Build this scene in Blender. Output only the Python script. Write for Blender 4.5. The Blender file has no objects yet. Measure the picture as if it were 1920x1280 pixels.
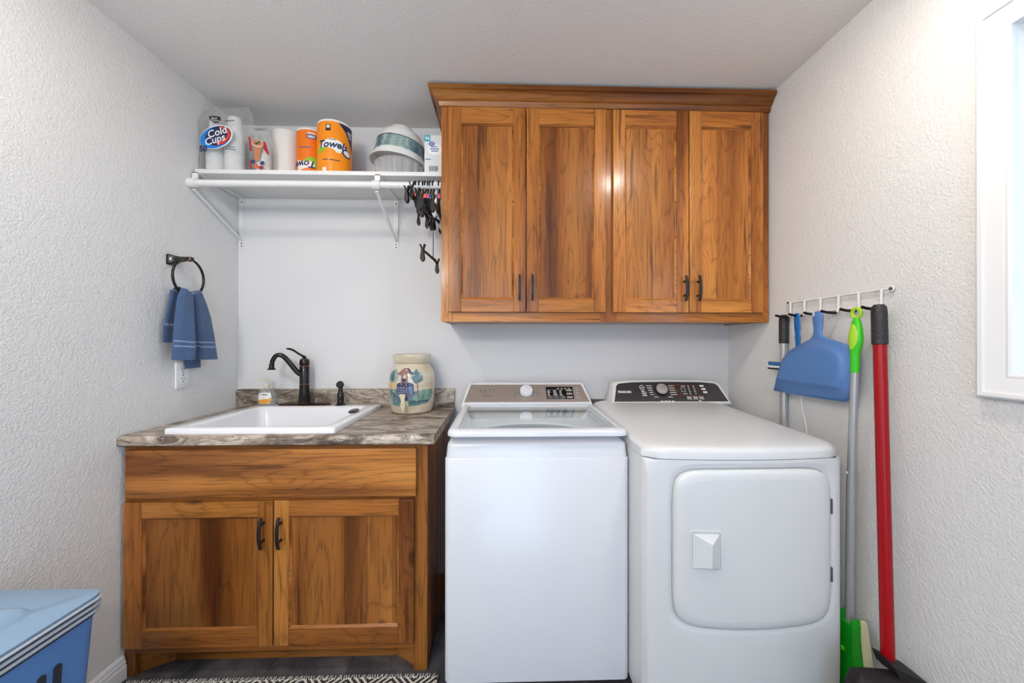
import bpy, bmesh, math, random
from mathutils import Vector, Matrix
random.seed(7)
R = math.radians
PI = math.pi
SC = bpy.context.scene
COL = SC.collection

# ------------------------------------------------------------------ camera, world, lights, exposure
XL, XR, YB, ZC, YF = -1.4225, 1.2724, 2.0903, 2.438, -1.7
cam_d = bpy.data.cameras.new('camera')
cam_d.sensor_width = 36.0
cam_d.lens = 36.0 * 710.36 / 1920.0
cam_d.clip_start = 0.02
cam = bpy.data.objects.new('camera', cam_d)
COL.objects.link(cam)
cam.location = (0, 0, 1.2638)
cam.rotation_euler = (R(90 + 0.139), R(-0.05), R(-1.614))
SC.camera = cam

w = bpy.data.worlds.new('overcast_sky')
SC.world = w
w.use_nodes = True
bgn = w.node_tree.nodes['Background']
bgn.inputs[0].default_value = (0.46, 0.69, 1.0, 1)
bgn.inputs[1].default_value = 3.3

def disk_lamp(name, loc, size, power, color):
    if size > 0.2:                      # added fill lamp, a hanging globe
        l = bpy.data.lights.new(name, 'POINT'); l.shadow_soft_size = size / 2
    else:                               # flush disk
        l = bpy.data.lights.new(name, 'AREA'); l.shape = 'DISK'; l.size = size
    l.energy = power; l.color = color
    o = bpy.data.objects.new(name, l)
    COL.objects.link(o); o.location = loc
    return o
WARM = (1.0, 0.95, 0.90)
LAMPS = [('ceiling_or_fill_lamp', (0.79, 0.82, 2.385), 0.14, 3.6),
         ('ceiling_or_fill_lamp', (-0.90, 0.74, 2.385), 0.14, 2.6),
         ('ceiling_or_fill_lamp', (-0.78, -0.75, 2.020), 0.24, 47.0)]  # unseen fill lamp behind the camera, added to brighten the room
for n_, l_, s_, p_ in LAMPS:
    disk_lamp(n_, l_, s_, p_, WARM if s_ > 0.2 else (1.0, 0.96, 0.90))
# daylight enters through the window in the right wall; a portal only guides sampling
por = bpy.data.lights.new('window_portal', 'AREA')
por.shape = 'RECTANGLE'; por.size = 1.0; por.size_y = 0.9
por.cycles.is_portal = True
po = bpy.data.objects.new('window_portal', por)
COL.objects.link(po); po.location = (XR + 0.14, 0.405, 1.62); po.rotation_euler = (0, R(90), 0)

# the entrance behind the camera stands open to daylight
po2 = po.copy(); po2.data = por.copy(); po2.data.size = 1.0; po2.data.size_y = 2.05
COL.objects.link(po2); po2.location = (0.05, YF - 0.13, 1.03); po2.rotation_euler = (R(90), 0, 0)

SC.view_settings.view_transform = 'Standard'
SC.view_settings.look = 'None'
SC.view_settings.gamma = 1.0
SC.view_settings.use_curve_mapping = False
SC.view_settings.exposure = 0.22
SC.cycles.max_bounces = 8
SC.cycles.transparent_max_bounces = 16

# ------------------------------------------------------------------ node helpers
def s2l(c):
    return tuple((x / 12.92 if x <= 0.04045 else ((x + 0.055) / 1.055) ** 2.4) for x in [v / 255.0 for v in c])

class NT:
    def __init__(s, name):
        s.m = bpy.data.materials.new(name); s.m.use_nodes = True
        s.t = s.m.node_tree; s.t.nodes.clear()
        s.out = s.t.nodes.new('ShaderNodeOutputMaterial')
    def put(s, sock, v):
        if v is None: return
        if hasattr(v, 'is_linked') or isinstance(v, bpy.types.NodeSocket): s.t.links.new(v, sock)
        elif isinstance(v, (tuple, list)):
            v = tuple(v)
            if sock.type == 'RGBA' and len(v) == 3: v = v + (1,)
            sock.default_value = v
        else: sock.default_value = v
    def n(s, typ, ins=None, **kw):
        x = s.t.nodes.new('ShaderNode' + typ)
        for k, v in kw.items(): setattr(x, k, v)
        for k, v in (ins or {}).items(): s.put(x.inputs[k], v)
        return x
    def math(s, op, a, b=None, c=None, clamp=False):
        x = s.n('Math', operation=op, use_clamp=clamp)
        for i, v in enumerate((a, b, c)):
            if v is not None: s.put(x.inputs[i], v)
        return x.outputs[0]
    def vmath(s, op, a, b=None):
        x = s.n('VectorMath', operation=op)
        s.put(x.inputs[0], a)
        if b is not None: s.put(x.inputs[1], b)
        return x.outputs[0]
    def noise(s, v, scale=1.0, detail=2.0, rough=0.5, dist=0.0):
        return s.n('TexNoise', {'Vector': v, 'Scale': scale, 'Detail': detail, 'Roughness': rough, 'Distortion': dist}).outputs[0]
    def ramp(s, f, stops, interp='LINEAR'):
        x = s.n('ValToRGB', {0: f}); cr = x.color_ramp; cr.interpolation = interp
        while len(cr.elements) < len(stops): cr.elements.new(0.5)
        for e, (p, c) in zip(cr.elements, stops):
            e.position = p
            e.color = (c, c, c, 1) if isinstance(c, (int, float)) else tuple(c[:3]) + (1,)
        return x.outputs[0]
    def mix(s, f, a, b, mode='MIX'):
        x = s.n('Mix', data_type='RGBA', blend_type=mode)
        s.put(x.inputs[0], f); s.put(x.inputs[6], a); s.put(x.inputs[7], b)
        return x.outputs[2]
    def step(s, v, lo, hi):
        x = s.n('MapRange', {0: v, 1: lo, 2: hi, 3: 0.0, 4: 1.0}, interpolation_type='SMOOTHSTEP')
        return x.outputs[0]
    def obj(s): return s.n('TexCoord').outputs['Object']
    def rnd(s): return s.n('ObjectInfo').outputs['Random']
    def sep(s, v): return s.n('SeparateXYZ', {0: v}).outputs
    def bump(s, h, strength=0.3, dist=0.002):
        return s.n('Bump', {'Height': h, 'Strength': strength, 'Distance': dist}).outputs[0]
    def principled(s, color, rough=0.5, metal=0.0, normal=None, coat=0.0, coat_rough=0.1, spec=0.5, sheen=0.0, emit=None, emit_s=0.0, trans=0.0, ior=1.5, alpha=1.0, sss=0.0):
        p = s.n('BsdfPrincipled')
        s.put(p.inputs['Base Color'], color); s.put(p.inputs['Roughness'], rough); s.put(p.inputs['Metallic'], metal)
        s.put(p.inputs['Coat Weight'], coat); s.put(p.inputs['Coat Roughness'], coat_rough)
        s.put(p.inputs['Specular IOR Level'], spec); s.put(p.inputs['Sheen Weight'], sheen)
        s.put(p.inputs['Transmission Weight'], trans); s.put(p.inputs['IOR'], ior); s.put(p.inputs['Alpha'], alpha)
        if normal is not None: s.put(p.inputs['Normal'], normal)
        if emit is not None:
            s.put(p.inputs['Emission Color'], emit); s.put(p.inputs['Emission Strength'], emit_s)
        s.t.links.new(p.outputs[0], s.out.inputs[0])
        return s.m

def plain(name, rgb, rough=0.5, metal=0.0, bump=0.0, bscale=200.0, **kw):
    n = NT(name)
    nor = None
    c = s2l(rgb)
    o = n.obj()
    f = n.noise(o, 9.0, 3.0)
    col = n.mix(n.math('MULTIPLY', f, 0.12), c, tuple(x * 0.75 for x in c))
    if bump: nor = n.bump(n.noise(o, bscale, 2.0), bump, 0.001)
    return n.principled(col, rough, metal, nor, **kw)

def wood(name, axis, staves=False, contour=24.0, dark=1.0, pale=0.0):
    n = NT(name)
    r = n.rnd(); o = n.obj()
    off = n.n('CombineXYZ', {0: n.math('MULTIPLY', r, 17.3), 1: n.math('MULTIPLY', r, 29.1), 2: n.math('MULTIPLY', r, 41.7)}).outputs[0]
    v = n.vmath('ADD', o, off)
    if axis == 'x':                                   # turn so that the grain always runs along Z
        p = n.sep(v); v = n.n('CombineXYZ', {0: p[2], 1: p[1], 2: p[0]}).outputs[0]
    pv = n.sep(v)
    flat = n.n('CombineXYZ', {0: n.math('MULTIPLY', pv[0], 4.0), 1: 0.0, 2: n.math('MULTIPLY', pv[2], 1.9)}).outputs[0]
    vor = n.n('TexVoronoi', {'Vector': flat, 'Scale': 1.0}).outputs[0]
    knot = n.math('SUBTRACT', 1.0, n.step(vor, 0.035, 0.10))
    swirl = n.math('SUBTRACT', 1.0, n.step(vor, 0.0, 0.36))
    low = n.noise(n.vmath('MULTIPLY', v, (5.0, 5.0, 0.62)), 1.0, 2.0, 0.45)
    low = n.math('ADD', low, n.math('MULTIPLY', swirl, 0.13))
    fine = n.noise(n.vmath('MULTIPLY', v, (60.0, 60.0, 3.0)), 1.0, 3.0, 0.6)
    fr = n.math('FRACT', n.math('ADD', n.math('MULTIPLY', low, contour), n.math('MULTIPLY', fine, 0.95)))
    g = n.ramp(fr, [(0.0, 0.56), (0.06, 0.86), (0.25, 1.0), (0.86, 0.96), (1.0, 0.60)])
    fib = n.noise(n.vmath('MULTIPLY', v, (210.0, 210.0, 6.0)), 1.0, 2.0, 0.6)
    fib = n.ramp(fib, [(0.30, 0.42), (0.47, 0.98), (0.8, 1.16)])
    tone = n.noise(n.vmath('MULTIPLY', v, (7.0, 7.0, 0.5)), 1.0, 2.0)
    light, mid, brown = s2l((204, 134, 62)), s2l((172, 103, 42)), s2l((114, 61, 22))
    col = n.ramp(tone, [(0.33, brown), (0.48, mid), (0.70, light)])
    if staves:
        cell = n.math('FLOOR', n.math('ADD', n.math('MULTIPLY', pv[0], 11.0), n.math('MULTIPLY', r, 5.0)))
        wn = n.n('TexWhiteNoise', {'W': cell}, noise_dimensions='1D').outputs[0]
        k = n.math('ADD', n.math('MULTIPLY', wn, 0.42), 0.74)
        col = n.mix(1.0, col, n.n('CombineColor', {0: k, 1: n.math('POWER', k, 1.15), 2: n.math('POWER', k, 1.3)}).outputs[0], 'MULTIPLY')
    k = n.math('MULTIPLY', n.math('ADD', n.math('MULTIPLY', n.math('FRACT', n.math('MULTIPLY', r, 71.3)), 0.26), 0.85), dark)
    col = n.mix(1.0, col, n.n('CombineColor', {0: k, 1: n.math('MULTIPLY', k, 1 + 0.35 * pale), 2: n.math('MULTIPLY', k, 1 + pale)}).outputs[0], 'MULTIPLY')
    col = n.mix(0.85, col, g, 'MULTIPLY')
    col = n.mix(0.75, col, fib, 'MULTIPLY')
    st = n.noise(n.vmath('MULTIPLY', v, (34.0, 34.0, 1.3)), 1.0, 4.0, 0.6)
    st = n.step(st, 0.60, 0.68)
    col = n.mix(n.math('MULTIPLY', st, 0.72), col, s2l((66, 30, 12)))
    col = n.mix(n.math('MULTIPLY', knot, 0.75), col, s2l((48, 22, 10)))
    return n.principled(col, n.math('ADD', n.math('MULTIPLY', fine, 0.12), 0.28), 0.0, n.bump(fib, 0.08, 0.0006), coat=0.30, coat_rough=0.15, spec=0.25)

def wall_mat(name, rgb, bstr):
    n = NT(name); o = n.obj()
    h = n.noise(o, 115.0, 2.0, 0.55, 0.5)
    h = n.ramp(h, [(0.35, 0.0), (0.65, 1.0)])
    return n.principled(s2l(rgb), 0.75, 0.0, n.bump(h, bstr, 0.0026), spec=0.25)

def laminate():
    n = NT('stone_laminate'); o = n.obj()
    v = n.vmath('MULTIPLY', o, (1.9, 5.6, 5.6))
    warp = n.noise(v, 1.3, 4.0, 0.6)
    vv = n.vmath('ADD', v, n.vmath('MULTIPLY', n.n('TexNoise', {'Vector': v, 'Scale': 1.1, 'Detail': 3.0}).outputs[1], (1.6, 1.9, 1.9)))
    a = n.noise(vv, 1.9, 9.0, 0.66, 0.8)
    col = n.ramp(a, [(0.30, s2l((52, 44, 39))), (0.41, s2l((106, 92, 80))), (0.50, s2l((156, 140, 124))), (0.57, s2l((200, 188, 172))), (0.63, s2l((128, 115, 104))), (0.71, s2l((218, 210, 198)))])
    b = n.noise(n.vmath('MULTIPLY', vv, (0.9, 2.2, 2.2)), 2.2, 6.0, 0.6, 0.4)
    vein = n.math('SUBTRACT', 1.0, n.step(n.math('ABSOLUTE', n.math('SUBTRACT', b, 0.5)), 0.0, 0.022))
    col = n.mix(n.math('MULTIPLY', vein, 0.7), col, s2l((58, 48, 44)))
    vein2 = n.math('SUBTRACT', 1.0, n.step(n.math('ABSOLUTE', n.math('SUBTRACT', b, 0.60)), 0.0, 0.016))
    col = n.mix(n.math('MULTIPLY', vein2, 0.6), col, s2l((222, 214, 202)))
    return n.principled(col, 0.32, 0.0, n.bump(a, 0.05, 0.0005))

def slate():
    n = NT('slate_tile'); o = n.obj(); r = n.rnd()
    v = n.vmath('ADD', o, n.n('CombineXYZ', {0: n.math('MULTIPLY', r, 9.0), 1: n.math('MULTIPLY', r, 23.0), 2: 0.0}).outputs[0])
    a = n.noise(v, 7.0, 7.0, 0.65, 0.6)
    col = n.ramp(a, [(0.3, s2l((48, 48, 52))), (0.5, s2l((78, 77, 80))), (0.7, s2l((112, 108, 106)))])
    return n.principled(col, 0.5, 0.0, n.bump(a, 0.25, 0.003))

def rug_mat():
    n = NT('woven_rug'); p = n.sep(n.obj())
    per = 0.165
    tri = n.math('ABSOLUTE', n.math('SUBTRACT', n.math('FRACT', n.math('DIVIDE', p[0], per)), 0.5))
    vy = n.math('ABSOLUTE', n.math('SUBTRACT', n.math('FRACT', n.math('DIVIDE', p[1], 0.20)), 0.5))
    dd = n.math('ADD', n.math('MULTIPLY', tri, per), n.math('MULTIPLY', vy, 0.20))
    jit = n.math('MULTIPLY', n.noise(n.obj(), 260.0, 2.0), 0.004)
    f = n.math('FRACT', n.math('DIVIDE', n.math('ADD', dd, jit), 0.0245))
    st = n.math('SUBTRACT', n.step(f, 0.50, 0.58), n.step(f, 0.90, 0.98))
    col = n.mix(st, s2l((62, 60, 62)), s2l((232, 226, 212)))
    h = n.noise(n.vmath('MULTIPLY', n.obj(), (500.0, 260.0, 200.0)), 1.0, 1.0)
    return n.principled(col, 0.95, 0.0, n.bump(h, 0.5, 0.002), spec=0.1)

def towel_mat(name, rgb):
    n = NT(name); o = n.obj()
    h = n.noise(n.vmath('MULTIPLY', o, (420.0, 300.0, 520.0)), 1.0, 2.0, 0.7)
    c = s2l(rgb)
    col = n.mix(h, tuple(x * 0.72 for x in c), tuple(min(1, x * 1.3) for x in c))
    return n.principled(col, 0.95, 0.0, n.bump(h, 0.7, 0.003), spec=0.1, sheen=0.25)

def film(name, tint=(1, 1, 1), base=0.03, fres=1.45, rough=0.06, haze=0.0, bscale=0.0, bstr=0.5):
    n = NT(name)
    tr = n.n('BsdfTransparent', {'Color': tint})
    nor = None
    if bscale: nor = n.bump(n.noise(n.obj(), bscale, 3.0, 0.6, 1.2), bstr, 0.01)
    gl = n.n('BsdfGlossy', {'Color': (1, 1, 1, 1), 'Roughness': rough})
    lw = n.n('LayerWeight', {'Blend': 0.5})
    if nor is not None: n.put(gl.inputs['Normal'], nor); n.put(lw.inputs['Normal'], nor)
    f0 = ((fres - 1) / (fres + 1)) ** 2 + base
    f = n.math('MULTIPLY_ADD', n.math('POWER', lw.outputs['Facing'], 5.0), 1 - f0, f0, clamp=True)
    m1 = n.n('MixShader'); n.put(m1.inputs[0], f); n.t.links.new(tr.outputs[0], m1.inputs[1]); n.t.links.new(gl.outputs[0], m1.inputs[2])
    last = m1
    if haze:
        df = n.n('BsdfDiffuse', {'Color': (0.9, 0.9, 0.9, 1)})
        m2 = n.n('MixShader'); n.put(m2.inputs[0], haze); n.t.links.new(m1.outputs[0], m2.inputs[1]); n.t.links.new(df.outputs[0], m2.inputs[2]); last = m2
    n.t.links.new(last.outputs[0], n.out.inputs[0])
    return n.m

def brushed(name, rgb, rough=0.35):
    n = NT(name)
    h = n.noise(n.vmath('MULTIPLY', n.obj(), (6.0, 600.0, 600.0)), 1.0, 2.0)
    return n.principled(n.mix(n.math('MULTIPLY', h, 0.25), s2l(rgb), tuple(x * .7 for x in s2l(rgb))), rough, 0.55, n.bump(h, 0.05, 0.0005))

def grip_mat():
    n = NT('black_grip'); o = n.obj()
    vo = n.n('TexVoronoi', {'Vector': n.vmath('MULTIPLY', o, (150.0, 150.0, 110.0)), 'Scale': 1.0}, feature='F1').outputs[0]
    return n.principled(s2l((40, 39, 40)), 0.5, 0.0, n.bump(n.math('SUBTRACT', 1.0, vo), 0.8, 0.002))

def teal_mat():
    n = NT('teal_print'); o = n.obj()
    a = n.noise(n.vmath('MULTIPLY', o, (26.0, 26.0, 240.0)), 1.0, 3.0, 0.6)
    col = n.ramp(a, [(0.34, s2l((58, 96, 124))), (0.46, s2l((124, 160, 164))), (0.56, s2l((214, 222, 208))), (0.7, s2l((148, 178, 166)))])
    return n.principled(col, 0.6)

def crock_mat():
    n = NT('glazed_stoneware'); o = n.obj(); p = n.sep(o)
    a = n.noise(n.vmath('MULTIPLY', o, (6.0, 6.0, 30.0)), 1.0, 4.0)
    col = n.ramp(a, [(0.3, s2l((196, 178, 148))), (0.6, s2l((214, 203, 180))), (0.8, s2l((222, 214, 196)))])
    return n.principled(col, 0.12, 0.0, coat=0.4)

M = {}
M['wall'] = wall_mat('painted_wall', (224, 223, 221), 0.42)
M['wall_back'] = wall_mat('painted_back_wall', (224, 223, 222), 0.18)
M['ceil'] = wall_mat('painted_ceiling', (233, 231, 228), 0.22)
M['trim'] = plain('white_trim', (236, 236, 236), 0.35)
M['WV'] = wood('hickory_upright', 'z')
M['WH'] = wood('hickory_level', 'x')
M['WP'] = wood('hickory_panel', 'z', True, 22.0)
M['WD'] = wood('hickory_drawer', 'x', False, 15.0, 1.20, 0.45)
M['CROWN'] = wood('hickory_crown', 'x', False, 6.0, 0.62)
M['WV2'] = wood('hickory_shaded_upright', 'z', False, 16.0, 0.82)  # base copies: same hickory, the weaker light down there put into the colour
M['WH2'] = wood('hickory_shaded_level', 'x', False, 16.0, 0.80)
M['WP2'] = wood('hickory_shaded_panel', 'z', True, 14.0, 0.70)
M['lam'] = laminate()
M['slate'] = slate()
M['grout'] = plain('grout', (88, 86, 84), 0.9)
M['rug'] = rug_mat()
M['rugedge'] = plain('rug_binding', (70, 68, 68), 0.95, bump=0.5, bscale=400)
M['porc'] = plain('white_porcelain', (238, 238, 242), 0.22, coat=0.3)
M['white'] = plain('white_enamel', (222, 223, 228), 0.22, coat=0.3)
M['whiteD'] = plain('white_dryer_enamel', (222, 222, 222), 0.30, coat=0.2)
M['whitep'] = plain('white_plastic', (236, 236, 235), 0.35)
M['wire'] = plain('white_coated_metal', (232, 231, 228), 0.4)
M['bronze'] = plain('oil_rubbed_bronze', (38, 33, 31), 0.22, 0.55, coat=0.2)
M['copper'] = plain('copper_edge', (190, 112, 70), 0.3, 0.8)
M['pull'] = plain('dark_pull', (52, 48, 46), 0.4, 0.5)
M['dark'] = plain('dark_gap', (40, 40, 44), 0.6)
M['black'] = plain('black_plastic', (20, 19, 20), 0.45, spec=0.3)
M['grip'] = grip_mat()
M['tub'] = plain('tub_grey', (96, 106, 112), 0.35, 0.3)
M['inner'] = plain('washer_inner', (240, 242, 243), 0.4)
M['taupe'] = brushed('taupe_console', (186, 176, 168))
M['disp'] = plain('display_black', (24, 22, 24), 0.15)
M['dcon'] = plain('dryer_console_dark', (58, 55, 57), 0.22, coat=0.4)
M['knobs'] = brushed('silver_knob', (196, 192, 188), 0.3)
M['ink'] = plain('grey_ink', (120, 114, 110), 0.6)
M['inkw'] = plain('white_ink', (225, 225, 225), 0.6)
M['inkm'] = plain('mid_ink', (150, 148, 148), 0.6)
M['orange_s'] = plain('orange_sticker', (226, 160, 60), 0.5)
M['hinge'] = plain('hinge_grey', (110, 110, 112), 0.4, 0.6)
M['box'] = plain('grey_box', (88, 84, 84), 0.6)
M['crock'] = crock_mat()
M['spig'] = plain('cream_plastic', (226, 216, 180), 0.35)
M['cream'] = plain('cream_pump', (218, 210, 188), 0.4)
def paint(name, a, b, sc=60):
    n = NT(name); f = n.noise(n.vmath('MULTIPLY', n.obj(), (1, 1, .6)), sc, 5.0, 0.65)
    return n.principled(n.ramp(f, [(0.35, s2l(a)), (0.65, s2l(b))]), 0.15, coat=0.4)
M['p_teal'] = paint('paint_teal', (82, 128, 120), (140, 172, 156), 40)
M['p_blue'] = paint('paint_blue_green', (62, 92, 112), (112, 140, 140))
M['p_pale'] = paint('paint_pale_green', (122, 146, 142), (176, 186, 172))
M['p_navy'] = paint('paint_navy', (40, 44, 86), (70, 78, 118))
M['p_stone'] = paint('paint_stone', (128, 128, 160), (188, 186, 196), 90)
M['p_roof'] = paint('paint_roof', (128, 84, 84), (168, 124, 112), 80)
M['p_tan'] = paint('paint_tan', (214, 176, 118), (226, 200, 150))
M['soap'] = film('clear_bottle', (0.93, 0.95, 0.95), 0.03, 1.45, 0.04, 0.10)
M['glass'] = film('window_glass', (0.97, 0.99, 1.0), 0.0, 1.45, 0.0)
M['lidglass'] = film('lid_glass', (0.96, 0.985, 0.99), 0.02, 1.5, 0.01)
M['bag'] = film('clear_bag', (1.0, 1.0, 0.995), 0.0, 1.22, 0.16, 0.07, 55.0, 0.6)
M['cups'] = film('frosted_cup', (0.98, 0.98, 0.97), 0.03, 1.4, 0.15, 0.72)
M['tray'] = film('clear_ribbed', (0.96, 0.94, 0.93), 0.06, 1.5, 0.06, 0.28)
M['blue1'] = plain('print_blue', (20, 130, 214), 0.4)
M['navy'] = plain('print_navy', (30, 36, 86), 0.4)
M['red1'] = plain('print_red', (230, 60, 34), 0.4)
M['red2'] = plain('print_crimson', (176, 30, 44), 0.5)
M['bk'] = plain('print_black', (30, 30, 28), 0.5)
M['wht'] = plain('print_white', (238, 238, 234), 0.5)
M['peach'] = plain('print_peach', (196, 126, 88), 0.5)
M['green1'] = plain('print_green', (150, 190, 40), 0.5)
M['leaf'] = plain('print_leaf', (64, 110, 40), 0.5)
M['org'] = plain('orange_wrap', (250, 146, 6), 0.35)
M['org2'] = plain('orange_wrap_deep', (246, 122, 6), 0.35)
M['paper'] = plain('white_paper', (236, 232, 226), 0.9, bump=0.3, bscale=260)
M['teal'] = teal_mat()
M['plat'] = plain('white_bowl', (242, 240, 236), 0.3)
M['tealbox'] = plain('box_teal', (60, 160, 178), 0.5)
M['gvblue'] = plain('box_blue', (58, 88, 160), 0.5)
M['card'] = plain('white_card', (218, 218, 218), 0.6)
M['towel'] = towel_mat('blue_terry', (76, 98, 132))
M['towel2'] = towel_mat('blue_hem', (128, 152, 184))
M['pan'] = plain('blue_dustpan', (84, 126, 184), 0.4)
M['sqblue'] = plain('bright_blue', (10, 98, 168), 0.35)
M['silver'] = brushed('silver_pole', (186, 186, 186), 0.35)
M['green'] = plain('bright_green', (62, 200, 26), 0.35)
M['lime'] = plain('lime_green', (172, 218, 50), 0.4)
M['dgreen'] = plain('green_head', (14, 150, 22), 0.3)
M['pad'] = towel_mat('cream_pad', (214, 206, 170))
M['red'] = plain('red_pole', (160, 8, 14), 0.3, spec=0.35)
M['broom'] = plain('broom_black', (34, 28, 28), 0.55, spec=0.3)
M['tote'] = plain('blue_tote', (86, 136, 200), 0.45)
M['totelid'] = plain('blue_lid', (142, 170, 196), 0.45)
M['totedk'] = plain('tote_groove', (38, 46, 58), 0.6)
M['totelt'] = plain('tote_ridge', (176, 186, 198), 0.45)
M['lampglow'] = NT('lamp_diffuser').principled((1, .95, .88), 0.5, emit=(1, .92, .82), emit_s=55.0)
M['out'] = plain('eave_paint', (150, 166, 178), 0.7)
M['ground'] = plain('outside_ground', (170, 176, 170), 0.9)
M['c_or'] = plain('marker_orange', (236, 96, 50), 0.5)
M['c_ma'] = plain('marker_magenta', (200, 80, 140), 0.5)
M['c_bl'] = plain('marker_blue', (70, 96, 170), 0.5)
M['c_gr'] = plain('marker_green', (14, 136, 100), 0.5)
M['c_pk'] = plain('marker_pink', (236, 60, 100), 0.5)

# ------------------------------------------------------------------ mesh builder
def rrect(x0, x1, y0, y1, r, n=5):
    pts = []
    for cx, cy, a0 in ((x1 - r, y1 - r, 0), (x0 + r, y1 - r, 90), (x0 + r, y0 + r, 180), (x1 - r, y0 + r, 270)):
        for i in range(n + 1):
            a = R(a0 + 90 * i / n); pts.append((cx + r * math.cos(a), cy + r * math.sin(a)))
    return pts

def spline(pts, n=6, closed=False):
    P = [Vector(p) for p in pts]; out = []; N = len(P)
    for i in range(N if closed else N - 1):
        if closed: a, b, c, d = P[i - 1], P[i], P[(i + 1) % N], P[(i + 2) % N]
        else: a, b, c, d = P[max(i - 1, 0)], P[i], P[i + 1], P[min(i + 2, N - 1)]
        for k in range(n):
            t = k / n
            out.append(0.5 * ((2 * b) + (c - a) * t + (2 * a - 5 * b + 4 * c - d) * t * t + (3 * b - a - 3 * c + d) * t ** 3))
    if not closed: out.append(P[-1])
    return out

class MB:
    def __init__(s): s.bm = bmesh.new(); s.mi = 0
    def faces(s, verts, faces):
        vs = [s.bm.verts.new(v) for v in verts]
        for f in faces:
            try:
                q = s.bm.faces.new([vs[i] for i in f]); q.material_index = s.mi
            except ValueError: pass
        return vs
    def box(s, x0, x1, y0, y1, z0, z1, bev=0.0, seg=2):
        t = bmesh.new()
        vs = [t.verts.new((x, y, z)) for x in (x0, x1) for y in (y0, y1) for z in (z0, z1)]
        for f in ((0, 1, 3, 2), (4, 6, 7, 5), (0, 4, 5, 1), (2, 3, 7, 6), (0, 2, 6, 4), (1, 5, 7, 3)):
            t.faces.new([vs[i] for i in f])
        if bev: bmesh.ops.bevel(t, geom=list(t.edges), offset=bev, segments=seg, affect='EDGES', profile=0.5)
        s.merge(t); return s
    def merge(s, t):
        t.verts.ensure_lookup_table(); t.verts.index_update()
        mp = [s.bm.verts.new(v.co) for v in t.verts]
        for f in t.faces:
            try:
                q = s.bm.faces.new([mp[v.index] for v in f.verts]); q.material_index = s.mi
            except ValueError: pass
        t.free()
    def loft(s, rings, cap0=True, cap1=True, closed=True):
        n = len(rings[0]); vs = [v for r in rings for v in r]; fs = []
        for i in range(len(rings) - 1):
            for j in range(n if closed else n - 1):
                k = (j + 1) % n
                fs.append((i * n + j, i * n + k, (i + 1) * n + k, (i + 1) * n + j))
        if cap0: fs.append(tuple(range(n)))
        if cap1: fs.append(tuple((len(rings) - 1) * n + j for j in range(n)))
        s.faces(vs, fs); return s
    def tube(s, pts, r, n=10, closed=False, cap=True, flat=None):
        P = [Vector(p) for p in pts]; N = len(P); rings = []
        up = None
        for i in range(N):
            if closed: d = P[(i + 1) % N] - P[i - 1]
            else: d = P[min(i + 1, N - 1)] - P[max(i - 1, 0)]
            d.normalize()
            if up is None:
                up = Vector((0, 0, 1)) if abs(d.z) < 0.9 else Vector((1, 0, 0))
            a = d.cross(up)
            if a.length < 1e-5: a = d.cross(Vector((0, 1, 0)))
            a.normalize(); b = a.cross(d).normalized(); up = b
            rr = r[i] if isinstance(r, (list, tuple)) else r
            fx, fy = flat or (1, 1)
            rings.append([P[i] + (a * math.cos(2 * PI * k / n) * fx + b * math.sin(2 * PI * k / n) * fy) * rr for k in range(n)])
        if closed: rings.append(rings[0])
        return s.loft(rings, cap and not closed, cap and not closed)
    def lathe(s, prof, c=(0, 0, 0), n=32, sx=1.0, sy=1.0, rot=None, cap=True):
        rings = []
        for r, z in prof:
            ring = []
            for k in range(n):
                p = Vector((r * sx * math.cos(2 * PI * k / n), r * sy * math.sin(2 * PI * k / n), z))
                if rot is not None: p = rot @ p
                ring.append(p + Vector(c))
            rings.append(ring)
        return s.loft(rings, cap, cap)
    def prism(s, poly, f, a, b, bev=0.0):
        """poly: 2D outline; f(u, v, d) -> point; from depth a to b, edge at b softened by bev"""
        if bev:
            cx = sum(p[0] for p in poly) / len(poly); cy = sum(p[1] for p in poly) / len(poly)
            L = max(max(abs(p[0] - cx) for p in poly), max(abs(p[1] - cy) for p in poly))
            k = 1 - bev / L; d = bev if b > a else -bev
            ins = [(cx + (u - cx) * k, cy + (v - cy) * k) for u, v in poly]
            mid = [(cx + (u - cx) * (1 + k) / 2 * 1.0 + (u - cx) * (1 - k) * 0.2, cy + (v - cy) * (1 + k) / 2 + (v - cy) * (1 - k) * 0.2) for u, v in poly]
            return s.loft([[f(u, v, a) for u, v in poly], [f(u, v, b - d) for u, v in poly], [f(u, v, b - d * 0.3) for u, v in mid], [f(u, v, b) for u, v in ins]])
        return s.loft([[f(u, v, a) for u, v in poly], [f(u, v, b) for u, v in poly]])
    def text(s, body, size, f, shear=0.0, offset=0.0, align='CENTER', cut=0.0):
        c = bpy.data.curves.new('t', 'FONT'); c.body = body; c.size = size; c.shear = shear; c.offset = offset
        c.align_x = align; c.align_y = 'CENTER'; c.resolution_u = 3
        o = bpy.data.objects.new('t', c); COL.objects.link(o)
        me = bpy.data.meshes.new_from_object(o.evaluated_get(bpy.context.evaluated_depsgraph_get()))
        t = bmesh.new(); t.from_mesh(me)
        if cut:                                           # slice the letters so that they bend round a cylinder
            x = min(v.co.x for v in t.verts) + cut
            while x < max(v.co.x for v in t.verts):
                bmesh.ops.bisect_plane(t, geom=list(t.verts) + list(t.edges) + list(t.faces), plane_co=(x, 0, 0), plane_no=(1, 0, 0)); x += cut
        for v in t.verts: v.co = f(v.co.x, v.co.y)
        s.merge(t)
        bpy.data.objects.remove(o); bpy.data.curves.remove(c); bpy.data.meshes.remove(me)
        return s
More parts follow.
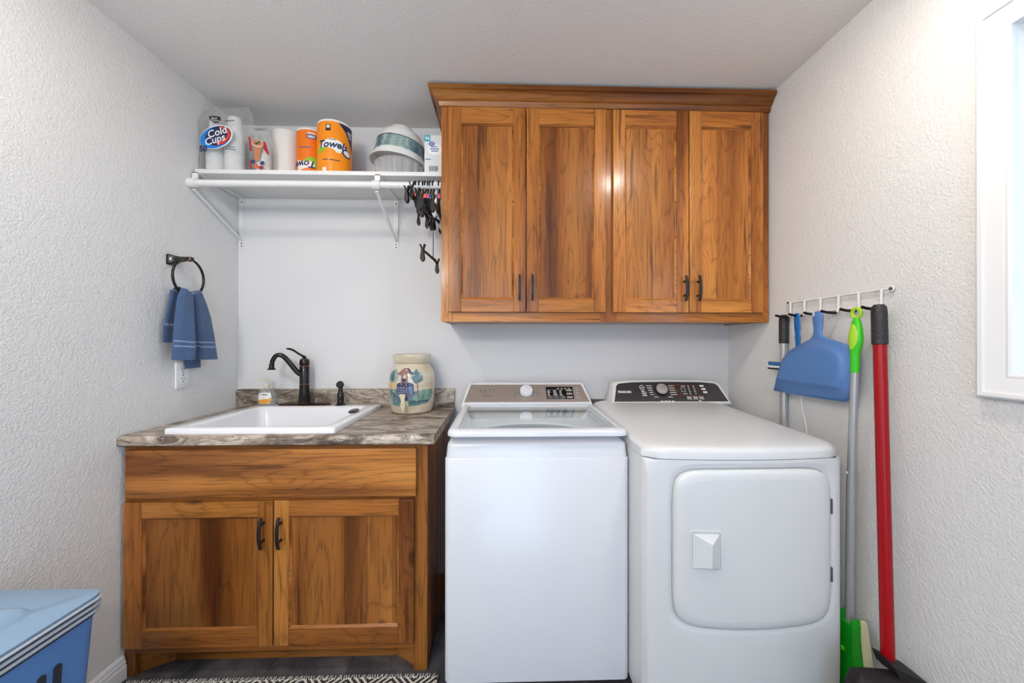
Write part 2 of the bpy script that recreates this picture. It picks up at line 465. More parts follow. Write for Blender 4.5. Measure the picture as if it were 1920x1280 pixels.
    def build(s, name, mats, parent=None, loc=None, smooth=40, recalc=True):
        if recalc: bmesh.ops.recalc_face_normals(s.bm, faces=list(s.bm.faces))
        org = Vector(loc) if loc is not None else (ROOT.get(parent, Vector((0, 0, 0))) if parent is not None else Vector((0, 0, 0)))
        for v in s.bm.verts: v.co = v.co - org
        me = bpy.data.meshes.new(name); s.bm.to_mesh(me); s.bm.free()
        for m in (mats if isinstance(mats, (list, tuple)) else [mats]): me.materials.append(M[m])
        if smooth:
            me.polygons.foreach_set('use_smooth', [True] * len(me.polygons))
            me.set_sharp_from_angle(angle=R(smooth))
        o = bpy.data.objects.new(name, me); COL.objects.link(o)
        if parent is not None: o.parent = parent
        else: o.location = org
        ROOT[o] = org
        return o
ROOT = {}
def thing(name, label, cat, loc, group=None):
    o = bpy.data.objects.new(name, None); COL.objects.link(o); o.location = loc; o.empty_display_size = 0.05
    o['label'] = label; o['category'] = cat
    if group: o['group'] = group
    ROOT[o] = Vector(loc); return o
def tag(o, label, cat, group=None, kind=None):
    o['label'] = label; o['category'] = cat
    if group: o['group'] = group
    if kind: o['kind'] = kind
    return o
def struct(o): o['kind'] = 'structure'; return o
def copy_tree(o, parent=None):
    c = o.copy(); COL.objects.link(c)
    if parent is not None: c.parent = parent
    for ch in list(o.children): copy_tree(ch, c)
    return c
def bx(name, mat, parent, *a, bev=0.002, seg=2): return MB().box(*a, bev=bev, seg=seg).build(name, mat, parent, smooth=20)
def cylp(p0, p1, r, n=16): return MB().tube([p0, p1], r, n)

# ------------------------------------------------------------------ the room
WY0, WY1, WZ0, WZ1 = -0.095, 0.905, 1.183, 2.058      # window opening in the right wall
def wall(name, mat, *boxes):
    b = MB()
    for q in boxes: b.box(*q)
    return struct(b.build(name, mat, smooth=0))
T = 0.12
wall('wall_left', 'wall', (XL - T, XL, YF - T, YB + T, 0, ZC))
wall('wall_back', 'wall_back', (XL, XR, YB, YB + T, 0, ZC))
wall('wall_front', 'wall', (XL, -0.45, YF - T, YF, 0, ZC), (0.55, XR, YF - T, YF, 0, ZC), (-0.45, 0.55, YF - T, YF, 2.06, ZC))
wr = MB()
wr.box(XR, XR + T, YF - T, WY0, 0, ZC); wr.box(XR, XR + T, WY1, YB + T, 0, ZC)
wr.box(XR, XR + T, WY0, WY1, 0, WZ0); wr.box(XR, XR + T, WY0, WY1, WZ1, ZC)
wall_r = struct(wr.build('wall_right', 'wall', smooth=0))
wall('ceiling', 'ceil', (XL - T, XR + T, YF - T, YB + T, ZC, ZC + 0.1))
floor = wall('floor', 'grout', (XL - T, XR + T, YF - T, YB + T, -0.1, -0.004))
ts = 0.305
tile_me = None
for i in range(-6, 6):
    for j in range(-6, 8):
        x0 = 0.02 + i * ts; y0 = 0.085 + j * ts
        x1 = min(x0 + ts - 0.005, XR); y1 = min(y0 + ts - 0.005, YB); x0 = max(x0, XL); y0 = max(y0, YF)
        if x1 - x0 < 0.02 or y1 - y0 < 0.02: continue
        MB().box(x0, x1, y0, y1, -0.006, 0.0, bev=0.0015, seg=1).build('tile', 'slate', floor)

# baseboard on the left wall, with its moulded profile
def sweep_y(prof, y0, y1):
    return MB().loft([[Vector((x, y0, z)) for x, z in prof], [Vector((x, y1, z)) for x, z in prof]])
bp = [(XL, 0), (XL + 0.016, 0), (XL + 0.016, 0.010), (XL + 0.0155, 0.050), (XL + 0.013, 0.054), (XL + 0.013, 0.066), (XL + 0.010, 0.070), (XL + 0.009, 0.080), (XL + 0.005, 0.086), (XL, 0.088)]
struct(sweep_y(bp, YF, 1.468).build('baseboard_left', 'trim', smooth=12))
bpr = [(XR, 0), (XR - 0.016, 0), (XR - 0.016, 0.010), (XR - 0.0155, 0.050), (XR - 0.013, 0.054), (XR - 0.013, 0.066), (XR - 0.010, 0.070), (XR - 0.009, 0.080), (XR - 0.005, 0.086), (XR, 0.088)]
struct(sweep_y(bpr, YF, YB).build('baseboard_right', 'trim'))

# window: casing, jamb, sash, pane
win = struct(bpy.data.objects.new('window_1', None)); COL.objects.link(win); win.location = (XR, 0.405, WZ0); ROOT[win] = Vector(win.location)
def ring_rect(b, prof, y0, y1, z0, z1):
    """prof: (outward offset from the opening, x) swept round the opening, mitred"""
    rings = []
    for d, x in prof:
        rings.append([Vector((x, y0 - d, z0 - d)), Vector((x, y1 + d, z0 - d)), Vector((x, y1 + d, z1 + d)), Vector((x, y0 - d, z1 + d))])
    b.loft(rings, False, False); return b
cas = [(-0.004, XR), (-0.004, XR - 0.010), (0.002, XR - 0.013), (0.008, XR - 0.012), (0.012, XR - 0.014), (0.036, XR - 0.017), (0.044, XR - 0.0185), (0.046, XR - 0.023), (0.055, XR - 0.024), (0.060, XR - 0.020), (0.061, XR)]
ring_rect(MB(), cas, WY0, WY1, WZ0, WZ1).build('window_casing', 'trim', win, smooth=25)
ring_rect(MB(), [(0.0, XR), (-0.003, XR + 0.001), (-0.003, XR + 0.105), (0.0, XR + 0.11)], WY0, WY1, WZ0, WZ1).build('window_jamb', 'trim', win, smooth=0)
ring_rect(MB(), [(-0.003, XR + 0.055), (-0.006, XR + 0.050), (-0.030, XR + 0.052), (-0.034, XR + 0.060), (-0.034, XR + 0.09), (-0.003, XR + 0.092)], WY0, WY1, WZ0, WZ1).build('window_sash', 'trim', win, smooth=0)
bx('pane', 'glass', win, XR + 0.068, XR + 0.074, WY0 + 0.03, WY1 - 0.03, WZ0 + 0.03, WZ1 - 0.03, bev=0)
# what the window looks out on: the roof eave above and the ground
eave = MB().box(XR + 0.5, XR + 1.1, -2.5, 3.5, 2.38, 2.44, bev=0.004); eave.box(XR + 1.08, XR + 1.12, -2.5, 3.5, 2.30, 2.50, bev=0.004)
struct(eave.build('roof_eave', 'out', smooth=0))
struct(MB().box(XR + T + 0.01, 9.0, -9.0, 9.0, -0.25, -0.15).build('yard_ground', 'ground', smooth=0))  # outside ground, added to dim the light from below

# two ceiling lights and the added fill lamp (fixtures out of the frame)
for i, (n_, l_, s_, p_) in enumerate(LAMPS):
    t = thing('ceiling_or_fill_light', ['round flush ceiling light above the dryer', 'round flush ceiling light above the sink cabinet', 'pendant fill light on a dark rod, added out of view behind the camera'][i], 'light', (l_[0], l_[1], ZC - 0.03))
    r_ = s_ / 2 + 0.02
    MB().lathe([(r_ - 0.02, ZC - 0.012), (r_, ZC - 0.014), (r_ + 0.012, ZC - 0.010), (r_ + 0.012, ZC - 0.0005), (r_ - 0.02, ZC - 0.0005)], (l_[0], l_[1], 0), 32).build('trim_ring', 'trim', t)
    if i < 2:
        MB().lathe([(s_ / 2, ZC - 0.008), (s_ / 2, ZC - 0.020), (s_ / 2 - 0.006, ZC - 0.034), (s_ / 2 - 0.02, ZC - 0.044), (0.002, ZC - 0.048)], (l_[0], l_[1], 0), 32).build('diffuser', 'lampglow', t)
    else:  # hanging hardware for the added fill lamp
        MB().tube([(l_[0], l_[1], ZC - 0.01), (l_[0], l_[1], l_[2] + 0.16)], 0.006, 8).build('rod', 'bronze', t)
        MB().lathe([(0.012, l_[2] + 0.17), (0.03, l_[2] + 0.165), (0.045, l_[2] + 0.135), (0.04, l_[2] + 0.13)], (l_[0], l_[1], 0), 20).build('socket', 'bronze', t)

# ------------------------------------------------------------------ cabinets
def pull(name, parent, x, yface, z0, z1, out=0.030):
    b = MB(); zc = (z0 + z1) / 2; h = (z1 - z0) / 2
    pts = [(x, yface - out + 0.011 * ((t / 6.0) ** 2), zc + h * t / 6.0) for t in range(-6, 7)]
    rings = []
    for px, py, pz in pts:
        k = 1 - 0.18 * abs((pz - zc) / h)
        w_, d_ = 0.0058 * k, 0.0035
        rings.append([Vector((px + sx * w_, py + sy * d_, pz)) for sx, sy in ((-1, -1), (1, -1), (1, 1), (-1, 1))])
    b.loft(rings)
    for s_ in (-1, 1): b.tube([(x, yface, zc + s_ * h * 0.55), (x, yface - out + 0.006, zc + s_ * h * 0.55)], [0.0055, 0.004], 8)
    return b.build(name, 'pull', parent)

def door(parent, x0, x1, z0, z1, yf, sl, sr, rt, rb, mv, mh, mp, hx, hz0, hz1, th=0.019):
    """yf: front face; the recessed panel is the door's own mesh, framing and pull are its sub-parts"""
    d = MB().box(x0 + sl - 0.004, x1 - sr + 0.004, yf + 0.010, yf + 0.016, z0 + rb - 0.004, z1 - rt + 0.004).build('door', mp, parent, smooth=0)
    bx('stile', mv, d, x0, x0 + sl, yf, yf + th, z0, z1, bev=0.0018)
    bx('stile', mv, d, x1 - sr, x1, yf, yf + th, z0, z1, bev=0.0018)
    bx('rail', mh, d, x0 + sl, x1 - sr, yf + 0.0004, yf + th, z0, z0 + rb, bev=0.0012)
    bx('rail', mh, d, x0 + sl, x1 - sr, yf + 0.0004, yf + th, z1 - rt, z1, bev=0.0012)
    a0, a1, c0, c1 = x0 + sl, x1 - sr, z0 + rb, z1 - rt
    b = MB(); rings = []
    for k, y in ((0.0, yf + 0.003), (0.002, yf + 0.0022), (0.005, yf + 0.0045), (0.009, yf + 0.0105)):
        rings.append([Vector((a0 + k, y, c0 + k)), Vector((a1 - k, y, c0 + k)), Vector((a1 - k, y, c1 - k)), Vector((a0 + k, y, c1 - k))])
    b.loft(rings, False, False).build('bead_moulding', mh, d, smooth=30)
    pull('handle', d, hx, yf, hz0, hz1)
    return d

# --- upper cabinet
UX0, UX1, UY, UZ0 = -0.278, 1.266, 1.760, 1.360
uc = thing('wall_cabinet', 'wide stained hickory wall cabinet with four shaker doors above washer and dryer', 'cabinet', (0.49, UY, UZ0))
bx('side_panel', 'WV', uc, UX0, UX0 + 0.018, UY + 0.02, YB - 0.001, UZ0, 2.40, bev=0.001)
bx('side_panel', 'WV', uc, UX1 - 0.018, UX1, UY + 0.02, YB - 0.001, UZ0, 2.40, bev=0.001)
bx('bottom_panel', 'WH', uc, UX0 + 0.018, UX1 - 0.018, UY + 0.02, YB - 0.001, UZ0 + 0.004, UZ0 + 0.020, bev=0)
bx('top_panel', 'WH', uc, UX0 + 0.018, UX1 - 0.018, UY + 0.02, YB - 0.001, 2.385, 2.40, bev=0)
for a, b_ in ((UX0, -0.226), (0.462, 0.540), (1.214, UX1)):
    bx('stile', 'WV', uc, a, b_, UY, UY + 0.02, UZ0, 2.40, bev=0.001)
for a, b_ in ((-0.226, 0.462), (0.540, 1.214)):
    bx('rail', 'WH', uc, a, b_, UY + 0.0004, UY + 0.02, UZ0, 1.415, bev=0.001)
    bx('rail', 'WH', uc, a, b_, UY + 0.0004, UY + 0.02, 2.325, 2.40, bev=0.001)
for (x0, x1, hx) in ((-0.241, 0.1125, 0.083), (0.1160, 0.484, 0.142), (0.518, 0.8725, 0.851), (0.8765, 1.226, 0.914)):
    door(uc, x0, x1, 1.404, 2.344, UY - 0.020, 0.056, 0.056, 0.074, 0.058, 'WV', 'WH', 'WP', hx, 1.455, 1.573)
# crown moulding, mitred at the free left corner
cp = [(0, 2.352), (0.006, 2.354), (0.010, 2.360), (0.011, 2.370), (0.0135, 2.374), (0.013, 2.377), (0.020, 2.380), (0.026, 2.386), (0.032, 2.396), (0.038, 2.404), (0.044, 2.408), (0.050, 2.4095), (0.052, 2.412), (0.052, 2.428), (0, 2.428)]
b = MB()
b.loft([[Vector((UX0 - d, YB - 0.001, z)) for d, z in cp], [Vector((UX0 - d, UY - d, z)) for d, z in cp], [Vector((UX1 + 0.003, UY - d, z)) for d, z in cp]])
b.build('crown_moulding', 'CROWN', uc, smooth=30)

# --- sink base cabinet
BX0, BX1, BY = -1.419, -0.285, 1.473
bc = thing('sink_cabinet', 'stained hickory base cabinet with two doors and false drawer front under sink', 'cabinet', (-0.85, BY, 0))
bx('side_panel', 'WV2', bc, BX0, BX0 + 0.018, BY + 0.02, YB - 0.002, 0.0, 0.8755, bev=0)
bx('side_panel', 'WV2', bc, BX1 - 0.018, BX1, BY + 0.02, YB - 0.002, 0.0, 0.8755, bev=0)
bx('bottom_panel', 'WH2', bc, BX0 + 0.018, BX1 - 0.018, BY + 0.02, YB - 0.002, 0.092, 0.110, bev=0)
bx('stile', 'WV2', bc, BX0, -1.378, BY, BY + 0.02, 0.0, 0.8755, bev=0.001)
bx('stile', 'WV2', bc, -0.336, BX1, BY, BY + 0.02, 0.0, 0.8755, bev=0.001)
for z0, z1 in ((0.845, 0.8755), (0.640, 0.690), (0.088, 0.135)):
    bx('rail', 'WH2', bc, -1.378, -0.336, BY + 0.0004, BY + 0.02, z0, z1, bev=0.001)
bx('toe_kick', 'WH2', bc, -1.30, -0.41, 1.548, 1.562, 0.0, 0.088, bev=0)
def slab_between(p, q, th, z0, z1):
    p, q = Vector((p[0], p[1], 0)), Vector((q[0], q[1], 0)); d = (q - p).normalized(); nn = Vector((-d.y, d.x, 0)) * th
    base = [p, q, q + nn, p + nn]
    return MB().loft([[v + Vector((0, 0, z0)) for v in base], [v + Vector((0, 0, z1)) for v in base]])
slab_between((-1.380, 1.494), (-1.275, 1.560), 0.012, 0, 0.088).build('foot_bracket', 'WH2', bc, smooth=0)
slab_between((-0.430, 1.556), (-0.336, 1.494), 0.012, 0, 0.088).build('foot_bracket', 'WH2', bc, smooth=0)
bx('drawer_front', 'WD', bc, -1.402, -0.325, BY - 0.02, BY - 0.0005, 0.679, 0.860, bev=0.0025)
door(bc, -1.407, -0.861, 0.120, 0.664, BY - 0.020, 0.066, 0.055, 0.058, 0.062, 'WV2', 'WH2', 'WP2', -0.893, 0.493, 0.611)
door(bc, -0.856, -0.333, 0.120, 0.666, BY - 0.020, 0.055, 0.057, 0.058, 0.062, 'WV2', 'WH2', 'WP2', -0.828, 0.493, 0.611)

# --- countertop with sink cut-out
ct = thing('countertop', 'brown and grey marbled laminate worktop with backsplash on the hickory sink cabinet', 'countertop', (-0.83, 1.45, 0.877))
CX0, CX1, CY0 = XL + 0.001, -0.254, 1.442
b = MB()
fp = [(1.478, 0.8775), (CY0 + 0.004, 0.8775), (CY0, 0.881), (CY0, 0.900), (CY0 + 0.003, 0.907), (CY0 + 0.009, 0.9125), (CY0 + 0.016, 0.914), (1.478, 0.914)]
b.loft([[Vector((CX0, y, z)) for y, z in fp], [Vector((CX1, y, z)) for y, z in fp]])
b.box(CX0, -1.262, 1.478, 2.089, 0.8775, 0.914); b.box(-0.665, CX1, 1.478, 2.089, 0.8775, 0.914)
b.box(-1.262, -0.665, 1.478, 1.500, 0.8775, 0.914); b.box(-1.262, -0.665, 2.020, 2.089, 0.8775, 0.914)
b.build('slab', 'lam', ct, smooth=25)
bs = [(CX0, 0.9145), (CX1 - 0.001, 0.9145), (CX1 - 0.001, 1.012)] + [(CX0 + 0.016 - 0.016 * math.sin(R(a)), 0.996 + 0.016 * math.cos(R(a))) for a in (0, 20, 45, 70, 90)]
MB().prism(bs, lambda u, v, d: Vector((u, d, v)), 2.0895, 2.070).build('backsplash', 'lam', ct, smooth=25)

# --- sink
sk = thing('utility_sink', 'white drop-in utility sink set into the marbled worktop', 'sink', (-0.96, 1.48, 0.914))
def rr3(x0, x1, y0, y1, r, z): return [Vector((x, y, z)) for x, y in rrect(x0, x1, y0, y1, r, 6)]
SX0, SX1, SY0, SY1 = -1.283, -0.640, 1.474, 2.046
MB().loft([rr3(SX0, SX1, SY0, SY1, 0.012, 0.9142), rr3(SX0, SX1, SY0, SY1, 0.012, 0.931), rr3(SX0 + 0.003, SX1 - 0.003, SY0 + 0.003, SY1 - 0.003, 0.012, 0.935),
           rr3(SX0 + 0.046, SX1 - 0.041, SY0 + 0.027, SY1 - 0.066, 0.03, 0.9358), rr3(SX0 + 0.052, SX1 - 0.047, SY0 + 0.032, SY1 - 0.072, 0.033, 0.9345), rr3(SX0 + 0.057, SX1 - 0.052, SY0 + 0.037, SY1 - 0.078, 0.036, 0.931), rr3(SX0 + 0.061, SX1 - 0.056, SY0 + 0.040, SY1 - 0.083, 0.04, 0.924),
           rr3(SX0 + 0.066, SX1 - 0.061, SY0 + 0.044, SY1 - 0.090, 0.045, 0.900), rr3(SX0 + 0.085, SX1 - 0.080, SY0 + 0.06, SY1 - 0.115, 0.06, 0.70), rr3(SX0 + 0.13, SX1 - 0.13, SY0 + 0.11, SY1 - 0.17, 0.06, 0.672)],
          False, True).build('basin', 'porc', sk, smooth=50)
MB().lathe([(0.002, 0.6725), (0.035, 0.6735), (0.042, 0.6725)], (-0.96, 1.74, 0), 24).build('drain', 'hinge', sk)
st = MB(); rot = Matrix.Rotation(R(12), 3, 'Z') @ Matrix.Rotation(R(-4), 3, 'Y')
st.lathe([(0.010, 0.0), (0.017, 0.001), (0.019, 0.006), (0.014, 0.011), (0.004, 0.0125)], (-0.690, 1.795, 0.9375), 20, 1.0, 2.6)
tag(st.build('overflow_cover', 'bronze', loc=(-0.690, 1.795, 0.9375)), 'small dark oval cover lying on the right rim of the white sink', 'cover')

# --- faucet
FX, FY_, FZ = -1.028, 2.010, 0.9355
fa = thing('kitchen_faucet', 'oil-rubbed bronze single-lever faucet with curved spout behind the white sink', 'faucet', (FX, FY_, FZ))
b = MB()
def oval(x0, x1, r, z): return [Vector((x, y, z)) for x, y in rrect(x0, x1, FY_ - r, FY_ + r, r * 0.999, 8)]
b.loft([oval(-1.158, -0.892, 0.027, FZ), oval(-1.158, -0.892, 0.027, FZ + 0.004), oval(-1.152, -0.898, 0.021, FZ + 0.010), oval(-1.148, -0.902, 0.018, FZ + 0.0105)])
b.build('base_plate', 'bronze', fa)
b = MB(); b.loft([oval(-1.1585, -0.8915, 0.0278, FZ + 0.0002), oval(-1.1585, -0.8915, 0.0278, FZ + 0.0022)]); b.build('plate_edge', 'copper', fa)
MB().lathe([(0.031, FZ + 0.009), (0.031, FZ + 0.014), (0.0285, FZ + 0.018), (0.0295, FZ + 0.022), (0.0245, FZ + 0.075), (0.0235, FZ + 0.11), (0.0235, FZ + 0.203), (0.0215, FZ + 0.207), (0.0245, FZ + 0.213), (0.0245, FZ + 0.222), (0.0225, FZ + 0.236), (0.021, FZ + 0.241), (0.010, FZ + 0.245), (0.008, FZ + 0.252)], (FX, FY_, 0), 32).build('body', 'bronze', fa, smooth=30)
for z, r_, h_ in ((0.012, 0.0315, 0.002), (0.111, 0.0252, 0.003), (0.2035, 0.0262, 0.003), (0.2365, 0.0236, 0.0025)):
    MB().lathe([(r_ - 0.002, FZ + z - h_ * 0.6), (r_, FZ + z), (r_ - 0.002, FZ + z + h_ * 0.6)], (FX, FY_, 0), 32).build('accent_ring', 'copper', fa)
sp = spline([(FX + 0.005, FY_ - 0.005, 1.096), (FX - 0.016, FY_ - 0.012, 1.099), (FX - 0.035, FY_ - 0.018, 1.118), (FX - 0.058, FY_ - 0.026, 1.152), (FX - 0.080, FY_ - 0.034, 1.183), (FX - 0.100, FY_ - 0.040, 1.198), (FX - 0.120, FY_ - 0.046, 1.194), (FX - 0.133, FY_ - 0.050, 1.172), (FX - 0.137, FY_ - 0.052, 1.150), (FX - 0.138, FY_ - 0.052, 1.144)], 5)
sb = MB().tube(sp, [0.0135 - 0.003 * min(1, i / 40) for i in range(len(sp))], 14).build('spout', 'bronze', fa)
MB().lathe([(0.011, 1.149), (0.0145, 1.1485), (0.0145, 1.1455), (0.0115, 1.144), (0.0125, 1.136), (0.0165, 1.129), (0.0205, 1.1265), (0.0205, 1.124), (0.004, 1.124)], (FX - 0.138, FY_ - 0.052, 0), 24).build('spout_bell', 'bronze', sb)
lv = spline([(FX + 0.002, FY_, 1.181), (FX - 0.006, FY_ - 0.002, 1.190), (FX - 0.030, FY_ - 0.006, 1.206), (FX - 0.052, FY_ - 0.010, 1.222), (FX - 0.070, FY_ - 0.013, 1.229), (FX - 0.085, FY_ - 0.015, 1.230)], 5)
lr = [0.010, 0.0115, 0.0125, 0.012, 0.0105, 0.009, 0.008, 0.0072, 0.0068, 0.0066, 0.0066, 0.0067, 0.0068, 0.007, 0.007, 0.0072, 0.0074, 0.0075, 0.0075, 0.0074, 0.0072, 0.007, 0.0065, 0.006, 0.005, 0.003]
MB().tube(lv, [lr[min(i, len(lr) - 1)] for i in range(len(lv))], 12, flat=(1.1, 0.8)).build('lever', 'bronze', fa)

ss = thing('side_sprayer', 'short oil-rubbed bronze side sprayer standing right of the faucet', 'sprayer', (-0.840, 2.006, FZ))
MB().lathe([(0.0265, FZ), (0.0265, FZ + 0.003), (0.019, FZ + 0.009), (0.016, FZ + 0.014), (0.017, FZ + 0.018), (0.017, FZ + 0.022), (0.0155, FZ + 0.025)], (-0.840, 2.006, 0), 24).build('holder', 'bronze', ss)
MB().lathe([(0.0155, FZ + 0.022), (0.0165, FZ + 0.028), (0.0165, FZ + 0.060), (0.0125, FZ + 0.066), (0.0115, FZ + 0.072), (0.0105, FZ + 0.095), (0.007, FZ + 0.105)], (-0.840, 2.006, 0), 24).build('wand', 'bronze', ss)
rot = Matrix.Rotation(R(62), 3, 'X')
sh = MB().lathe([(0.012, -0.016), (0.018, -0.010), (0.0195, 0.0), (0.0185, 0.004), (0.002, 0.0055)], (-0.841, 2.000, FZ + 0.108), 24, rot=rot).build('spray_head', 'bronze', ss)
b = MB()
for k in range(8):
    p = rot @ Vector((0.011 * math.cos(k * PI / 4), 0.011 * math.sin(k * PI / 4), 0.0055)) + Vector((-0.841, 2.000, FZ + 0.108)); b.lathe([(0.0018, -0.001), (0.0015, 0.0016)], p, 6, rot=rot)
b.build('nozzle_tips', 'hinge', sh)

# --- soap bottle
SBX, SBY = -1.222, 2.012
so = thing('soap_bottle', 'clear pump soap bottle with orange and white label at the left back of the sink', 'bottle', (SBX, SBY, 0.9355))
z0 = 0.9358
prof = [(0.034, 0), (0.042, 0.002), (0.0455, 0.008), (0.0475, 0.03), (0.047, 0.050), (0.043, 0.066), (0.034, 0.078), (0.022, 0.085), (0.013, 0.089), (0.013, 0.098)]
MB().lathe([(r_, z0 + z) for r_, z in prof], (SBX, SBY, 0), 32, 1.0, 0.48).build('bottle_body', 'soap', so)
pu = MB().lathe([(0.0145, z0 + 0.0935), (0.0155, z0 + 0.096), (0.0155, z0 + 0.108), (0.012, z0 + 0.110), (0.005, z0 + 0.112), (0.004, z0 + 0.128), (0.012, z0 + 0.129), (0.013, z0 + 0.137), (0.004, z0 + 0.139)], (SBX, SBY, 0), 20)
pu.tube([(SBX, SBY, z0 + 0.133), (SBX - 0.02, SBY - 0.016, z0 + 0.134), (SBX - 0.028, SBY - 0.022, z0 + 0.130)], [0.006, 0.005, 0.004], 10)
pu.build('pump', 'cream', so)
def on_bottle(u, v, d=0.0006):
    zz = v - z0; rr = 0.047
    for (r1, a1), (r2, a2) in zip(prof, prof[1:]):
        if a1 <= zz <= a2: rr = r1 + (r2 - r1) * (zz - a1) / (a2 - a1)
    th = u / 0.048
    return Vector((SBX + (rr + d) * math.sin(th), SBY - (rr + d) * 0.48 * math.cos(th) - d, v))
lab = rrect(-0.036, 0.036, z0 + 0.010, z0 + 0.068, 0.016, 6)
def patch(poly, f, name, mat, parent, n=1):
    """flat print: an outline cut into strips so that it follows a curved surface"""
    b = MB(); us = [p[0] for p in poly]; u0, u1 = min(us), max(us); N = max(6, n)
    rows = []
    for i in range(N + 1):
        u = u0 + (u1 - u0) * (i + (0.02 if i == 0 else (-0.02 if i == N else 0))) / N
        hits = []
        for a, c in zip(poly, poly[1:] + poly[:1]):
            if (a[0] - u) * (c[0] - u) <= 0 and a[0] != c[0]:
                hits.append(a[1] + (c[1] - a[1]) * (u - a[0]) / (c[0] - a[0]))
        if len(hits) < 2: continue
        lo, hi = min(hits), max(hits)
        rows.append([f(u, lo + (hi - lo) * k / 6) for k in range(7)])
    b.loft(rows, False, False, closed=False)
    return b.build(name, mat, parent)
lb = patch(lab, on_bottle, 'label_print', 'wht', so, 14)
patch([(-0.034, z0 + 0.018), (-0.02, z0 + 0.011), (0.02, z0 + 0.011), (0.034, z0 + 0.020), (0.034, z0 + 0.045), (0.02, z0 + 0.034), (0.0, z0 + 0.036), (-0.02, z0 + 0.030), (-0.034, z0 + 0.033)], lambda u, v: on_bottle(u, v, 0.0011), 'label_orange', 'orange_s', lb, 12)
patch([(-0.022, z0 + 0.060), (0.022, z0 + 0.060), (0.012, z0 + 0.054), (-0.01, z0 + 0.055)], lambda u, v: on_bottle(u, v, 0.0011), 'label_mark', 'ink', lb, 8)

# --- stoneware crock with painted well
JX, JY = -0.456, 1.950
jr = thing('water_crock', 'cream stoneware water crock painted with a wishing well and trees, on the worktop', 'crock', (JX, JY, 0.914))
jp = [(0.094, 0.9145), (0.100, 0.917), (0.104, 0.93), (0.109, 0.97), (0.1125, 1.02), (0.114, 1.06), (0.1135, 1.09), (0.110, 1.112), (0.103, 1.131), (0.092, 1.147), (0.086, 1.154), (0.0845, 1.158)]
MB().lathe(jp, (JX, JY, 0), 64, cap=True).build('crock_body', 'crock', jr, smooth=60)
MB().lathe([(0.080, 1.156), (0.085, 1.1575), (0.090, 1.166), (0.0945, 1.194), (0.0950, 1.200), (0.0925, 1.204), (0.085, 1.204), (0.080, 1.198), (0.074, 1.170), (0.002, 1.165)], (JX, JY, 0), 64).build('crock_collar', 'crock', jr, smooth=50)
JA = math.atan2(-JX, JY)                                # the painted side is turned to the room
def jpt(cx, cy, d):
    a = math.asin(max(-1, min(1, (cx - 580.0) / 345.0))) + JA
    z = 1.2638 - cy * 0.000324 + (0.010 if cy > 900 else 0.0)
    z = max(z, 0.918)
    rr = jp[-1][0]
    for (r1, a1), (r2, a2) in zip(jp, jp[1:]):
        if a1 <= z <= a2: rr = r1 + (r2 - r1) * (z - a1) / (a2 - a1); break
    rr += d
    return Vector((JX + rr * math.sin(a), JY - rr * math.cos(a), z))
def blob(cx, cy, rx, ry, n=26, j=0.22):
    return [(cx + rx * math.cos(2 * PI * k / n) * (1 + random.uniform(-j, j)), cy + ry * math.sin(2 * PI * k / n) * (1 + random.uniform(-j, j))) for k in range(n)]
lay = [0.0004]
def jpaint(poly, name, mat, n=14):
    lay[0] += 0.00012; d = lay[0]
    return patch(poly, lambda u, v: jpt(u, v, d), name, mat, jr, n)
jpaint(blob(316, 520, 62, 118), 'painted_tree', 'p_pale')
jpaint(blob(300, 505, 40, 80), 'painted_tree', 'p_blue')
jpaint([(260, 620), (330, 590), (350, 640), (350, 690), (262, 690)], 'painted_ground', 'p_tan')
jpaint([(252, 712), (330, 702), (450, 720), (600, 730), (700, 716), (800, 712), (885, 718), (888, 800), (860, 900), (800, 955), (720, 960), (640, 975), (560, 985), (420, 985), (330, 990), (268, 960), (258, 850)], 'painted_grass', 'p_teal', 40)
jpaint([(262, 740), (350, 760), (420, 830), (560, 830), (640, 880), (730, 900), (840, 880), (830, 940), (740, 945), (660, 968), (540, 960), (420, 960), (300, 970)], 'painted_grass', 'p_blue', 30)
jpaint(blob(650, 520, 92, 92), 'painted_tree', 'p_pale')
jpaint(blob(655, 545, 80, 60), 'painted_tree', 'p_blue')
jpaint(blob(648, 455, 42, 46), 'painted_tree', 'p_blue')
jpaint([(648, 600), (662, 600), (672, 740), (690, 810), (676, 815), (655, 740)], 'painted_trunk', 'p_roof', 8)
jpaint([(358, 625), (400, 600), (560, 600), (605, 630), (612, 760), (585, 810), (520, 838), (430, 838), (380, 800), (356, 740)], 'painted_well', 'p_navy', 20)
for r_ in range(7):
    for c in range(6):
        cx = 378 + c * 42 + (r_ % 2) * 20; cy = 672 + r_ * 24
        if cx > 604 - max(0, cy - 780) * .9 or cx < 366 + max(0, cy - 780) * .9: continue
        jpaint(blob(cx, cy, 16, 8, 10, 0.2), 'painted_stone', 'p_stone', 6)
jpaint([(436, 470), (452, 470), (450, 640), (430, 640)], 'painted_post', 'p_roof', 6)
jpaint([(498, 470), (516, 470), (512, 650), (494, 650)], 'painted_post', 'p_roof', 6)
jpaint([(446, 535), (494, 535), (486, 590), (452, 590)], 'painted_bucket', 'p_navy', 6)
jpaint([(372, 472), (455, 386), (530, 386), (602, 470), (575, 476), (520, 450), (440, 496)], 'painted_roof', 'p_roof', 14)
jpaint([(505, 388), (532, 388), (602, 470), (575, 476), (530, 430)], 'painted_roof', 'p_navy', 10)
